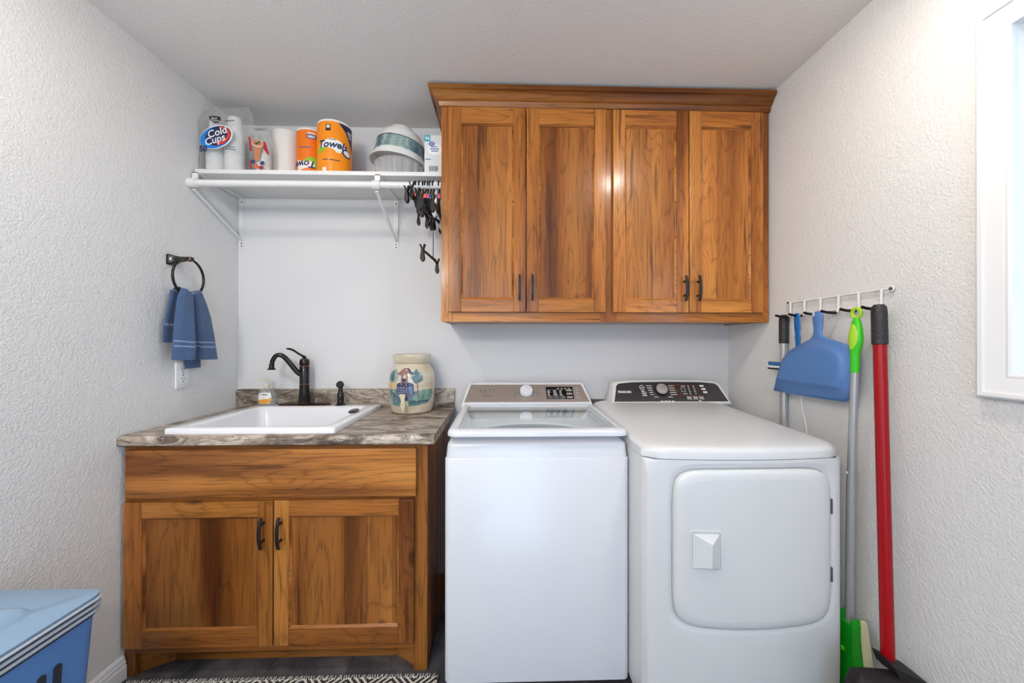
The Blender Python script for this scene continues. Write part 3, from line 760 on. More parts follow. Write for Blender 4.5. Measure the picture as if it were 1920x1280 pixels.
# spigot
sp0 = jpt(478, 950, 0.0); dn = (sp0 - Vector((JX, JY, sp0.z))).normalized(); tx = Vector((-dn.y, dn.x, 0))
sg = MB().tube([sp0 - dn * 0.004, sp0 + dn * 0.006], 0.017, 20)
sg.tube([sp0, sp0 + dn * 0.040], 0.0105, 16)
c0 = sp0 + dn * 0.030
sg.tube([c0 + Vector((0, 0, 0.012)), c0 + Vector((0, 0, -0.012)), c0 + Vector((0, 0, -0.030))], [0.0125, 0.0115, 0.0075], 16)
sgo = sg.build('spigot', 'spig', jr)
lvv = MB(); rings = []
for z, w_ in ((0.010, 0.007), (0.022, 0.008), (0.040, 0.0125), (0.050, 0.0145), (0.052, 0.0135)):
    cc = c0 + Vector((0, 0, z)) + dn * (z * 0.22); rings.append([cc + tx * sx * w_ + dn * sy * 0.003 for sx, sy in ((-1, -1), (1, -1), (1, 1), (-1, 1))])
lvv.loft(rings).build('spigot_lever', 'spig', sgo)
b = MB(); b.tube([c0 + Vector((0, 0, 0.003)) + dn * 0.0105, c0 + Vector((0, 0, 0.003)) + dn * 0.0132], 0.0022, 8); b.build('spigot_pin', 'black', sgo)

# ------------------------------------------------------------------ washing machine
WX0, WX1, WYF, WYB = -0.207, 0.474, 1.388, 2.02
wm = thing('washing_machine', 'white top-load washing machine with glass lid and taupe control panel', 'washer', (0.137, 1.70, 0))
def bodyring(x0, x1, y0, y1, r, z): return rr3(x0, x1, y0, y1, r, z)
MB().loft([bodyring(WX0, WX1, WYF, WYB, 0.022, 0.022), bodyring(WX0, WX1, WYF, WYB, 0.022, 0.836), bodyring(WX0 + 0.002, WX1 - 0.002, WYF + 0.002, WYB - 0.002, 0.022, 0.8395), bodyring(WX0 + 0.02, WX1 - 0.02, WYF + 0.02, WYB - 0.02, 0.02, 0.8405)]).build('body', 'white', wm, smooth=40)
b = MB()
for x in (WX0 + 0.06, WX1 - 0.06):
    for y in (WYF + 0.06, WYB - 0.06): b.tube([(x, y, 0.0005), (x, y, 0.024)], 0.02, 12)
b.build('feet', 'black', wm)
# top band: slopes into the grip recess under the lid, then the deck with the tub opening
deck = []
o1 = lambda k, z, kf=None: rr3(WX0 + k, WX1 - k, WYF + (kf if kf is not None else k), WYB - k, 0.026, z)
b = MB().loft([o1(0.0022, 0.838), o1(0.003, 0.842), o1(0.007, 0.882), o1(0.009, 0.889), o1(0.013, 0.893), o1(0.018, 0.897, 0.026), o1(0.03, 0.912, 0.05), o1(0.05, 0.905, 0.06)], False, False)
b.build('top_band', 'white', wm, smooth=40)
b = MB(); N = 48
circ = lambda rx, ry, z: [Vector((0.137 + rx * math.cos(2 * PI * k / N), 1.612 + ry * math.sin(2 * PI * k / N), z)) for k in range(N)]
def sqr(z):
    out = []
    for k in range(N):
        a = 2 * PI * k / N; c_, s_ = math.cos(a), math.sin(a); m_ = max(abs(c_), abs(s_))
        hx, hy0, hy1 = 0.305, 0.20, 0.26
        out.append(Vector((0.137 + hx * c_ / m_, 1.625 + (hy1 if s_ > 0 else hy0) * s_ / m_, z)))
    return out
sqt = sqr(0.915); sqb = [Vector((0.137 + (v.x - 0.137) * 0.94, 1.625 + (v.y - 1.625) * 0.94, 0.884)) for v in sqt]
b.loft([sqt, sqb, circ(0.262, 0.205, 0.882), circ(0.259, 0.202, 0.872)], False, False)
b.build('tub_deck', 'inner', wm, smooth=40)
MB().loft([circ(0.259, 0.202, 0.873), circ(0.262, 0.205, 0.86), circ(0.262, 0.21, 0.55), circ(0.06, 0.06, 0.52)], False, True).build('wash_tub', 'tub', wm)
# lid: moulded white frame round a glass pane
LX0, LX1, LY0, LY1 = -0.198, 0.468, 1.374, 1.900
GX0, GX1, GY0, GY1 = -0.160, 0.434, 1.412, 1.868
lid = MB()
def lr(x0, x1, y0, y1, r, zf, zb):
    return [Vector((x, y, zf + (zb - zf) * (y - LY0) / (LY1 - LY0))) for x, y in rrect(x0, x1, y0, y1, r, 6)]
lid.loft([lr(GX0, GX1, GY0, GY1, 0.012, 0.923, 0.930), lr(LX0 + 0.012, LX1 - 0.012, LY0 + 0.012, LY1, 0.03, 0.916, 0.925), lr(LX0, LX1, LY0, LY1, 0.034, 0.922, 0.928), lr(LX0, LX1, LY0, LY1, 0.034, 0.934, 0.942),
          lr(LX0 + 0.004, LX1 - 0.004, LY0 + 0.004, LY1, 0.034, 0.941, 0.949), lr(LX0 + 0.014, LX1 - 0.014, LY0 + 0.014, LY1 - 0.002, 0.03, 0.9455, 0.953), lr(GX0 - 0.006, GX1 + 0.006, GY0 - 0.006, GY1 + 0.006, 0.016, 0.9465, 0.9545), lr(GX0, GX1, GY0, GY1, 0.012, 0.944, 0.952), lr(GX0, GX1, GY0, GY1, 0.012, 0.923, 0.930)], False, False)
lo = lid.build('lid_frame', 'white', wm, smooth=40)
MB().loft([lr(GX0, GX1, GY0, GY1, 0.012, 0.9385, 0.9465), lr(GX0, GX1, GY0, GY1, 0.012, 0.9425, 0.9505)]).build('glass', 'lidglass', lo, smooth=0)
# console
cb = MB()
def trap(yb, zb, yt, zt, x0b, x1b, x0t, x1t, n): return [Vector((x0b, yb, zb)), Vector((x1b, yb, zb)), Vector((x1t, yt, zt)), Vector((x0t, yt, zt))]
cb.loft([[Vector((-0.203, 1.902, 0.905)), Vector((0.468, 1.902, 0.905)), Vector((0.468, 2.055, 0.905)), Vector((-0.203, 2.055, 0.905))],
         [Vector((-0.200, 1.902, 0.945)), Vector((0.462, 1.902, 0.945)), Vector((0.462, 2.055, 0.945)), Vector((-0.200, 2.055, 0.945))],
         [Vector((-0.197, 1.904, 0.957)), Vector((0.459, 1.904, 0.957)), Vector((0.459, 2.055, 0.957)), Vector((-0.197, 2.055, 0.957))],
         [Vector((-0.171, 2.000, 1.047)), Vector((0.432, 2.000, 1.047)), Vector((0.436, 2.058, 1.040)), Vector((-0.174, 2.058, 1.040))],
         [Vector((-0.168, 2.006, 1.051)), Vector((0.429, 2.006, 1.051)), Vector((0.432, 2.056, 1.046)), Vector((-0.170, 2.056, 1.046))]])
cons = cb.build('console', 'white', wm, smooth=0)
PB, PT = Vector((0, 1.9045, 0.9575)), Vector((0, 2.000, 1.0473))       # line of steepest slope on the console face
pdir = (PT - PB); pn = Vector((0, -pdir.z, pdir.y)).normalized()
def cpt(x, t, d=0.0):                                                    # x in metres, t 0..1 up the slope
    return Vector((x, 0, 0)) + PB + pdir * t + pn * d
def cplate(name, mat, x0, x1, t0, t1, d0, d1, parent, slant=True, r=0.0):
    k = 0.033
    xs = lambda x, t: x + (k * (t - 0.5) * (1 if x < 0.13 else -1) if slant else 0)
    b = MB(); q = [(x0, t0), (x1, t0), (x1, t1), (x0, t1)]
    b.loft([[cpt(xs(x, t), t, d0) for x, t in q], [cpt(xs(x, t), t, d1) for x, t in q]])
    return b.build(name, mat, parent, smooth=0)
cplate('control_panel', 'taupe', -0.172, 0.434, 0.06, 0.93, -0.001, 0.0012, cons)
kx, kt = 0.129, 0.545
kb = MB(); kc = cpt(kx, kt)
rotk = Matrix((Vector((1, 0, 0)), pn.cross(Vector((1, 0, 0))), pn)).transposed()
kb.lathe([(0.037, 0.001), (0.0375, 0.004), (0.035, 0.006)], kc, 36, rot=rotk)
kb.build('dial_ring', 'hinge', cons)
MB().lathe([(0.0345, 0.004), (0.0340, 0.016), (0.031, 0.022), (0.026, 0.0235), (0.002, 0.024)], kc, 36, rot=rotk).build('dial_knob', 'white', cons)
dp = cplate('display', 'disp', 0.232, 0.372, 0.20, 0.80, 0.001, 0.0022, cons, False)
def cbar(b, x0, x1, t, h=0.028, d=0.0028):
    b.faces([cpt(x0, t - h / 2, d), cpt(x1, t - h / 2, d), cpt(x1, t + h / 2, d), cpt(x0, t + h / 2, d)], [(0, 1, 2, 3)])
random.seed(3)
b = MB()
for r_, t in enumerate((0.60, 0.53, 0.46, 0.39)):
    for c, x in enumerate((0.238, 0.268, 0.300)): cbar(b, x, x + random.uniform(0.010, 0.022), t)
for c in range(4): cbar(b, 0.290 + c * 0.019, 0.290 + c * 0.019 + 0.011, 0.71)
b.build('display_text', 'inkw', dp, smooth=0)
b = MB()
for i in range(3):                                                       # outlined touch keys
    x = 0.237 + i * 0.032
    cbar(b, x, x + 0.027, 0.33, 0.02); cbar(b, x, x + 0.027, 0.235, 0.02); cbar(b, x, x + 0.002, 0.28, 0.10); cbar(b, x + 0.025, x + 0.027, 0.28, 0.10); cbar(b, x + 0.007, x + 0.020, 0.28, 0.03)
for t in (0.62, 0.45, 0.28): cbar(b, 0.336, 0.366, t, 0.10)
cbar(b, 0.238, 0.326, 0.655, 0.012)
b.build('touch_keys', 'inkm', dp, smooth=0)
b = MB()
for t in (0.74, 0.63, 0.52, 0.41, 0.30):
    l_ = random.uniform(0.014, 0.020); cbar(b, 0.080 - l_, 0.080, t, 0.018, 0.0016)
    l_ = random.uniform(0.018, 0.028); cbar(b, 0.178, 0.178 + l_, t, 0.018, 0.0016)
cbar(b, 0.046, 0.068, 0.63, 0.010, 0.0016)
cbar(b, -0.094, -0.048, 0.36, 0.03, 0.0016)
b.text('ARTT', 0.036, lambda x, y: cpt(-0.072 + x, 0.58 + y / pdir.length, 0.0016))
b.build('panel_lettering', 'ink', cons, smooth=0)
b = MB()
for t in (0.76, 0.64, 0.52, 0.40, 0.28): cbar(b, 0.385, 0.385 + random.uniform(0.012, 0.02), t, 0.016, 0.0016)
b.build('panel_lettering', 'inkw', cons, smooth=0)
b = MB(); b.box(-0.187, -0.150, 1.9012, 1.903, 0.943, 0.952); b.build('sticker', 'orange_s', cons, smooth=0)

# ------------------------------------------------------------------ dryer
DX0, DX1, DYB, DCX = 0.4765, 1.158, 1.985, 0.8172
dr = thing('clothes_dryer', 'white front-load clothes dryer with dark control console', 'dryer', (DCX, 1.6, 0))
def yfr(x, k=0.0): return 1.252 - 0.028 * (1 - ((x - DCX) / 0.3425) ** 2) + k
def dring(x0, x1, yoff, yb, z, r=0.022, zb=None):
    pts = []
    n = 14
    for i in range(n + 1):
        x = x0 + (x1 - x0) * i / n
        e = min(x - x0, x1 - x); c = 0.0
        if e < r: c = r - math.sqrt(max(0, r * r - (r - e) ** 2))
        pts.append((x, yfr(x, yoff) + c))
    q = [(x, y) for x, y in pts] + [(x1, yb), (x0, yb)]
    return [Vector((x, y, z if zb is None else z + (zb - z) * (y - 1.225) / (yb - 1.225))) for x, y in q]
# cabinet without its front face, then the front face with the door recess
b = MB(); b.loft([dring(DX0, DX1, 0.0, DYB, 0.03), dring(DX0, DX1, 0.0, DYB, 0.05)], True, False)
Ls = dring(DX0, DX1, 0, DYB, 0.05); Lt = dring(DX0, DX1, 0, DYB, 0.8765)
n14 = 15
b.faces([Ls[14], Ls[15], Ls[16], Ls[0], Lt[14], Lt[15], Lt[16], Lt[0]], [(0, 1, 5, 4), (1, 2, 6, 5), (2, 3, 7, 6)])
# front: radial loft from the face outline to the door opening
ODX0, ODX1, ODZ0, ODZ1 = 0.567, 1.108, 0.330, 0.845
K = 96
def ang_pts(fn): return [fn(2 * PI * k / K) for k in range(K)]
dcx, dcz = (ODX0 + ODX1) / 2, (ODZ0 + ODZ1) / 2
def rect_at(a, hx0, hx1, hz0, hz1):
    c_, s_ = math.cos(a), math.sin(a)
    tx_ = (hx1 if c_ > 0 else hx0) / abs(c_) if abs(c_) > 1e-6 else 1e9
    tz_ = (hz1 if s_ > 0 else hz0) / abs(s_) if abs(s_) > 1e-6 else 1e9
    t = min(tx_, tz_); return (dcx + c_ * t, dcz + s_ * t)
def door_outline(a, g):
    hx, hz = (ODX1 - ODX0) / 2 - g, (ODZ1 - ODZ0) / 2 - g
    c_, s_ = math.cos(a), math.sin(a); p = 9.0
    t = 1.0 / ((abs(c_) / hx) ** p + (abs(s_) / hz) ** p) ** (1 / p)
    x, z = dcx + c_ * t, dcz + s_ * t
    u = (x - dcx) / hx
    z += (-0.012 if s_ < 0 else 0.004) * (1 - u * u)                      # bowed lower and upper edges
    return x, z
CK = {}
for cx_, cz_ in ((DX0, 0.05), (DX1, 0.05), (DX1, 0.8765), (DX0, 0.8765)):
    CK[round((math.atan2(cz_ - dcz, cx_ - dcx) % (2 * PI)) / (2 * PI) * K) % K] = (cx_, cz_)
def fface(k): 
    out = []
    for i in range(K):
        a = 2 * PI * i / K
        x0, z0_ = CK.get(i) or rect_at(a, dcx - DX0, DX1 - dcx, dcz - 0.05, 0.8765 - dcz); x1, z1_ = door_outline(a, -0.018)
        x, z = x0 + (x1 - x0) * k, z0_ + (z1_ - z0_) * k
        e = min(x - DX0, DX1 - x); r = 0.022; c = r - math.sqrt(max(0, r * r - (r - e) ** 2)) if e < r else 0
        out.append(Vector((x, yfr(x) + c, z)))
    return out
rings = [fface(k) for k in (0.0, 0.1, 0.2, 0.35, 0.5, 0.7, 0.85, 1.0)]
def dor(g, dy): return [Vector((x, yfr(x, dy), z)) for x, z in ang_pts(lambda a: door_outline(a, g))]
rings += [dor(-0.012, 0.0015), dor(-0.006, 0.005), dor(-0.001, 0.008), dor(0.002, 0.012), dor(0.012, 0.030)]
b.loft(rings, False, True)
b.faces([v + Vector((0, 0.001, -0.0004)) for v in Lt], [tuple(range(len(Lt)))])
b.build('body', 'whiteD', dr, smooth=35)
b = MB()
for x in (DX0 + 0.06, DX1 - 0.06):
    for y in (1.33, DYB - 0.06): b.tube([(x, y, 0.0005), (x, y, 0.034)], 0.02, 12)
b.build('feet', 'black', dr)
# top panel: rolled front edge, rising towards the console
def tr(x0, x1, yo, z, zb, r=0.03): return dring(x0, x1, yo, DYB, z, r, zb)
b = MB().loft([tr(DX0, DX1, 0.004, 0.8775, 0.8775), tr(DX0, DX1, -0.001, 0.8785, 0.8785), tr(DX0, DX1, -0.001, 0.898, 0.915), tr(DX0 + 0.002, DX1 - 0.002, 0.002, 0.906, 0.928), tr(DX0 + 0.008, DX1 - 0.008, 0.009, 0.913, 0.939), tr(DX0 + 0.018, DX1 - 0.018, 0.02, 0.917, 0.948), tr(DX0 + 0.05, DX1 - 0.05, 0.06, 0.921, 0.956), tr(DX0 + 0.10, DX1 - 0.10, 0.12, 0.9235, 0.961)])
b.build('top', 'whiteD', dr, smooth=50)
# door
b = MB().loft([dor(0.004, 0.026), dor(0.004, 0.002), dor(0.006, -0.004), dor(0.011, -0.008), dor(0.020, -0.0105), dor(0.034, -0.0115)], False, False)
def inner(k):
    base = ang_pts(lambda a: door_outline(a, 0.034))
    return [Vector((dcx + (x - dcx) * k, yfr(dcx + (x - dcx) * k, -0.0115), dcz + (z - dcz) * k)) for x, z in base]
b.loft([inner(k) for k in (1.0, 0.85, 0.7, 0.5, 0.3, 0.1)], False, True)
dd = b.build('door', 'whiteD', dr, smooth=40)
hx0, hx1, hz0, hz1 = 0.619, 0.717, 0.524, 0.648
yh = lambda x: yfr(x, -0.0118)
b = MB()
o_ = rrect(hx0 - 0.003, hx1 + 0.003, hz0 - 0.003, hz1 + 0.003, 0.008, 4); i_ = rrect(hx0 + 0.003, hx1 - 0.003, hz0 + 0.003, hz1 - 0.003, 0.005, 4)
b.loft([[Vector((x, yh(x) + 0.001, z)) for x, z in o_], [Vector((x, yh(x) - 0.0025, z)) for x, z in o_], [Vector((x, yh(x) - 0.0025, z)) for x, z in i_], [Vector((x, yh(x) + 0.0005, z)) for x, z in i_]], False, False)
q = [(hx0 + 0.005, hz1 - 0.006), (hx1 - 0.005, hz1 - 0.006), (hx1 - 0.005, hz0 + 0.006), (hx0 + 0.005, hz0 + 0.006)]
v = [Vector((x, yh(x) - 0.0012, z)) for x, z in q] + [Vector((0.678, yh(0.678) - 0.020, hz1 - 0.034)), Vector((0.677, yh(0.677) - 0.020, hz0 + 0.014))]
b.faces(v, [(0, 1, 4), (1, 2, 5, 4), (2, 3, 5), (3, 0, 4, 5)])
b.build('door_handle', 'whiteD', dd, smooth=0)
for z0_, z1_ in ((0.690, 0.740), (0.462, 0.510)):
    x = 1.1085; MB().box(x - 0.004, x + 0.003, yfr(x) - 0.004, yfr(x) + 0.02, z0_, z1_, bev=0.001).build('hinge', 'hinge', dr)
# console
def crow(y, z, x0, x1): return [Vector((x0, y, z)), Vector((x1, y, z))]
cx0, cx1 = 0.566, 1.178
arc = lambda x: 0.010 * (1 - ((x - 0.872) / 0.306) ** 2)
def cface(d, off):
    """front outline of the console, seen along its slope: straight foot, rounded upper corners, slightly arched top"""
    pts = [(0.562 + off, 0.0 + off * 0.6), (1.186 - off, 0.0 + off * 0.6)]
    r = 0.03
    top = 0.118 - off
    for i in range(7):
        a = R(90 * i / 6); pts.append((1.166 - off - r + r * math.cos(a), top - r + r * math.sin(a) - 0.004))
    for i in range(1, 8): 
        x = 1.136 - off - (1.136 - 0.612 - 2 * off) * i / 8; pts.append((x, top + arc(x) * 0.6 - 0.002))
    for i in range(7):
        a = R(90 + 90 * i / 6); pts.append((0.584 + off + r + r * math.cos(a), top - r + r * math.sin(a) - 0.004))
    return pts
QB, QT = Vector((0, 1.915, 0.950)), Vector((0, 2.000, 1.062)); qd = (QT - QB); ql = qd.length; qd.normalize(); qn = Vector((0, -qd.z, qd.y))
def dpt(x, s_, d=0.0): return Vector((x, 0, 0)) + QB + qd * (s_ / 0.118 * ql) + qn * d
b = MB()
f0 = cface(0, 0.004); f1 = cface(0, 0.0)
b.loft([[dpt(x, s_, 0.0) for x, s_ in f0], [dpt(x, s_, -0.005) for x, s_ in f1], [Vector((x, max(2.03, dpt(x, s_).y + 0.05), dpt(x, s_).z - 0.004)) for x, s_ in f1]])
dc = b.build('console', 'whiteD', dr, smooth=40)
f2 = cface(0, 0.012); f2 = [(x + 0.004 if x < .8 else x - 0.002, s_ if s_ > .02 else s_ + 0.004) for x, s_ in f2]
b = MB().loft([[dpt(x, s_, -0.001) for x, s_ in f2], [dpt(x, s_, 0.0012) for x, s_ in f2]]); b.build('control_panel', 'dcon', dc, smooth=0)
kx, ks = 0.836, 0.066
rotd = Matrix((Vector((1, 0, 0)), qn.cross(Vector((1, 0, 0))), qn)).transposed()
MB().lathe([(0.0315, 0.001), (0.0315, 0.012), (0.030, 0.014)], dpt(kx, ks), 36, rot=rotd).build('dial_skirt', 'black', dc)
MB().lathe([(0.030, 0.012), (0.029, 0.022), (0.026, 0.025), (0.002, 0.026)], dpt(kx, ks), 36, rot=rotd).build('dial_knob', 'knobs', dc)
b = MB()
def dbar(b, x0, x1, s_, h=0.0035, d=0.0018): b.faces([dpt(x0, s_ - h / 2, d), dpt(x1, s_ - h / 2, d), dpt(x1, s_ + h / 2, d), dpt(x0, s_ + h / 2, d)], [(0, 1, 2, 3)])
def dring2(b, x, s_, rx, ry, w_=0.0025):
    n = 24; b.loft([[dpt(x + rx * math.cos(2 * PI * k / n), s_ + ry * math.sin(2 * PI * k / n), 0.0018) for k in range(n)], [dpt(x + (rx - w_) * math.cos(2 * PI * k / n), s_ + (ry - w_) * math.sin(2 * PI * k / n), 0.0018) for k in range(n)]], False, False)
def drect(b, x0, x1, s0, s1, w_=0.0015):
    dbar(b, x0, x1, s0, w_); dbar(b, x0, x1, s1, w_)
    b.faces([dpt(x0, s0, .0018), dpt(x0 + w_, s0, .0018), dpt(x0 + w_, s1, .0018), dpt(x0, s1, .0018)], [(0, 1, 2, 3)]); b.faces([dpt(x1 - w_, s0, .0018), dpt(x1, s0, .0018), dpt(x1, s1, .0018), dpt(x1 - w_, s1, .0018)], [(0, 1, 2, 3)])
b.text('FRIGIDAIRE', 0.0135, lambda x, y: dpt(0.642 + x, 0.058 + y, 0.0018), offset=0.0006)
dring2(b, 0.738, 0.080, 0.012, 0.013); dbar(b, 0.733, 0.743, 0.080, 0.004); dbar(b, 0.731, 0.746, 0.062, 0.003)
dring2(b, 0.743, 0.052, 0.012, 0.010, 0.002); dbar(b, 0.737, 0.749, 0.052, 0.005); dbar(b, 0.732, 0.756, 0.040, 0.003)
for i in range(5):
    s_ = 0.089 - i * 0.011
    dbar(b, 0.762 + i * 0.003, 0.792, s_, 0.003); dbar(b, 0.880, 0.908 + i * 0.002, s_, 0.003)
dbar(b, 0.790, 0.812, 0.033, 0.003); dbar(b, 0.864, 0.888, 0.033, 0.003)
for x in (0.818, 0.838, 0.856, 0.876): dbar(b, x, x + 0.014, 0.012, 0.005)
for x, l_ in ((0.948, 0.022), (0.982, 0.009), (1.010, 0.010)):
    for k in range(5):
        if x < 0.97 and k in (1, 2, 3): continue
        dbar(b, x, x + l_, 0.087 - k * 0.0095, 0.003)
drect(b, 0.944, 0.966, 0.060, 0.078)
for x in (0.964, 0.997, 1.028): dbar(b, x, x + 0.017, 0.028, 0.005); drect(b, x - 0.003, x + 0.020, 0.021, 0.035)
for k in range(3): dbar(b, 1.048 + k * 0.004, 1.070 + k * 0.004, 0.088 - k * 0.016, 0.009)
dbar(b, 1.016, 1.032, 0.014, 0.003)
b.build('panel_lettering', 'inkw', dc, smooth=0)
b = MB(); drect(b, 0.910, 1.034, 0.038, 0.094); drect(b, 0.914, 0.934, 0.070, 0.090); drect(b, 0.914, 0.936, 0.044, 0.064)
b.build('panel_lettering', 'copper', dc, smooth=0)

# plain dark block set against the wall between the two machines
t = thing('dark_block', 'plain dark grey block against the wall in the gap between washer and dryer', 'box', (0.525, 2.07, 0.78))
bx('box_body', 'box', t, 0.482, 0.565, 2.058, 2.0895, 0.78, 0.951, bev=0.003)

# ------------------------------------------------------------------ wall shelf with rod
SHZ = 2.064
sh = thing('wall_shelf', 'white wall shelf with hanging rod and triangular brackets, left of the wall cabinet', 'shelf', (-0.85, 2.09, 1.77))
MB().box(XL + 0.006, UX0 - 0.001, 1.786, YB - 0.001, 2.043, SHZ, bev=0.004).build('shelf_board', 'wire', sh)
MB().tube([(XL + 0.006, 1.764, 1.988), (UX0 - 0.0015, 1.764, 1.990)], 0.0155, 20).build('hanging_rod', 'wire', sh)
for xb in (-0.576, -1.404):
    b = MB()
    b.box(xb - 0.012, xb + 0.012, 2.0865, 2.0895, 1.770, 2.042)                            # leg on the wall
    b.box(xb - 0.012, xb + 0.012, 1.772, 2.088, 2.0385, 2.0425)                            # arm under the board
    b.box(xb - 0.012, xb + 0.012, 1.772, 1.780, 1.992, 2.042)                              # front drop
    b.tube([(xb - 0.002, 1.770, 1.962), (xb + 0.002, 2.086, 1.812)], 0.006, 8, flat=(1.3, 0.6))
    br = b.build('bracket', 'wire', sh, smooth=30)
    b = MB().tube([(xb - 0.018, 1.764, 1.989), (xb + 0.018, 1.764, 1.989)], 0.0205, 20); b.build('rod_socket', 'wire', br)
    b = MB()
    for z in (1.783, 1.798, 2.020): b.tube([(xb, 2.0868, z), (xb, 2.084, z)], [0.0045, 0.003], 8)
    b.build('screws', 'hinge', br)

# hangers
def make_hanger(dy0, dy1, drop, col, white=False, wire=0.0, marker=True):
    """local frame: hook centre on the rod at the origin, bar along Y"""
    t = thing('skirt_hanger', 'x', 'hanger', (0, 0, 0), 'clip hangers on the shelf rod')
    m = 'whitep' if white else 'black'
    hk = [(0, 0.018 * math.cos(a), 0.018 * math.sin(a)) for a in [R(200 - i * 22) for i in range(10)]]
    hk = hk + [(0, 0.010, -0.022), (0, 0.0, -0.034), (0, 0.0, -0.045)]
    MB().tube(spline(hk, 3), 0.0035, 8).build('hook', m, t)
    z = -drop
    if wire: MB().tube([(0, 0, -0.04), (0, 0, z + 0.005)], 0.0018, 6).build('stem', m, t)
    else:
        MB().loft([[Vector((sx * 0.004, sy * w_, zz)) for sx, sy in ((-1, -1), (1, -1), (1, 1), (-1, 1))] for w_, zz in ((0.007, -0.04), (0.008, -0.06), (0.03, z + 0.01), (0.034, z - 0.008))]).build('stem', m, t)
    if marker: bx('size_marker', col, t, -0.0055, 0.0055, -0.009, 0.009, -0.062, -0.042, bev=0.001)
    MB().tube([(0, dy0, z), (0, dy0 * 0.5, z + 0.004), (0, 0, z + 0.006), (0, dy1 * 0.5, z + 0.004), (0, dy1, z)], 0.0055, 8, flat=(0.8, 1.2)).build('bar', m, t)
    for y in (dy0 + 0.012, dy1 - 0.012):
        b = MB(); pts = [(-0.012, 0.024), (-0.004, 0.002), (-0.009, -0.034), (-0.004, -0.046), (0.004, -0.046), (0.009, -0.034), (0.004, 0.002), (0.012, 0.024), (0.007, 0.024), (0.0, 0.004), (-0.007, 0.024)]
        b.prism(pts, lambda u, v, d: Vector((u, y + d, z + v)), -0.010, 0.010)
        b.build('clip', m, t, smooth=0)
    return t
hs = [(-0.397, 0.085, 'c_or', 7, 0.0), (-0.378, 0.100, 'c_or', -5, -0.02), (-0.364, 0.110, 'c_ma', 5, 0.01), (-0.352, 0.098, 'c_or', -3, 0.03), (-0.341, 0.125, 'c_ma', 3, -0.03), (-0.329, 0.135, 'c_bl', -6, 0.02)]
ords = ['leftmost', 'second from left', 'third from left', 'fourth from left', 'fifth from left', 'sixth from left']
for i, (x, drop, col, rz, sh_) in enumerate(hs):
    t = make_hanger(-0.17 + sh_, 0.165 + sh_, drop, col)
    t['label'] = 'black plastic clip hanger on the white rod, %s of the bunch' % ords[i]
    t.location = (x, 1.764, 1.990); t.rotation_euler = (R((i % 3 - 1) * 3), 0, R(rz))
t = make_hanger(-0.06, 0.16, 0.115, 'c_gr', white=True); t['label'] = 'white clip hanger with a green marker, between the black ones and the cabinet'; t.location = (-0.303, 1.764, 1.990); t.rotation_euler = (0, 0, R(0))
t = make_hanger(-0.17, 0.16, 0.13, 'c_pk'); t['label'] = 'black clip hanger with a pink marker, nearest the cabinet side'; t.location = (-0.2895, 1.764, 1.990)
t = make_hanger(-0.20, 0.095, 0.345, 'c_bl', wire=1, marker=False); t['label'] = 'black clip hanger hanging lowest on a long thin wire stem'; t.location = (-0.316, 1.764, 1.990); t.rotation_euler = (0, 0, R(-3))

# ------------------------------------------------------------------ things on the shelf
S0 = SHZ + 0.0006
def cup_stack(name, x, y, h, parent, r=0.040):
    prof = []; z = S0 + 0.004
    prof.append((0.002, z)); prof.append((r, z))
    k = int(h * 0.55 / 0.0075)
    for i in range(k): prof += [(r, z + 0.002), (r + 0.0016, z + 0.0035), (r + 0.0016, z + 0.0065), (r, z + 0.0075)]; z += 0.0075
    prof += [(r - 0.001, z), (r - 0.013, S0 + h - 0.004), (r - 0.016, S0 + h), (0.002, S0 + h)]
    return MB().lathe(prof, (x, y, 0), 28).build(name, 'cups', parent, smooth=30)
random.seed(11)
def bag(name, x0, x1, y0, y1, h, parent, taper=0.75, lean=0.0):
    rings = []
    lv = [0.0, 0.02, 0.15, 0.35, 0.55, 0.72, 0.82, 0.90, 0.96, 1.0]
    for i, t in enumerate(lv):
        k = 1.0 if t < 0.7 else 1.0 - (1 - taper) * (t - 0.7) / 0.3
        kd = 1.0 if t < 0.7 else max(0.12, 1.0 - 0.95 * (t - 0.7) / 0.3)
        cx_, cy_ = (x0 + x1) / 2 + lean * max(0, t - 0.6), (y0 + y1) / 2 + (0.0 if t < .7 else -0.01)
        ring = []
        for u, v in rrect(-0.5, 0.5, -0.5, 0.5, 0.16, 5):
            j = 0.0 if i < 2 else random.uniform(-0.004, 0.004) * (1 + 3 * max(0, t - 0.6))
            ring.append(Vector((cx_ + u * (x1 - x0) * k + j, cy_ + v * (y1 - y0) * kd + j, S0 + 0.001 + h * t + (random.uniform(-0.010, 0.006) if i == len(lv) - 1 else 0))))
        rings.append(ring)
    return MB().loft(rings, True, True).build(name, 'bag', parent, smooth=60)
# bag of plastic cups with the oval print
cb1 = thing('cup_bag', 'clear bag of white plastic cups with blue and red oval print, at shelf end', 'bag', (-1.31, 1.86, SHZ))
bag('plastic_film', XL + 0.003, -1.206, 1.799, 1.915, 0.325, cb1, 0.85, 0.02)
for x, y, h in ((-1.370, 1.860, 0.255), (-1.282, 1.858, 0.275)): cup_stack('cup_stack', x, y, h, cb1)
YP = 1.7930
def fp_(u, v, d=0.0): return Vector((u, YP - d, v))
def ell(cx, cy, rx, ry, rot_=0.0, n=36, a0=0, a1=360):
    c_, s_ = math.cos(R(rot_)), math.sin(R(rot_)); out = []
    for k in range(n):
        a = R(a0 + (a1 - a0) * k / (n if a1 - a0 == 360 else n - 1)); x, y = rx * math.cos(a), ry * math.sin(a); out.append((cx + x * c_ - y * s_, cy + x * s_ + y * c_))
    return out
def decal(poly, d, name, mat, parent, f=fp_):
    return MB().loft([[f(u, v, d) for u, v in poly], [f(u, v, d - 0.0004) for u, v in poly]]).build(name, mat, parent, smooth=0)
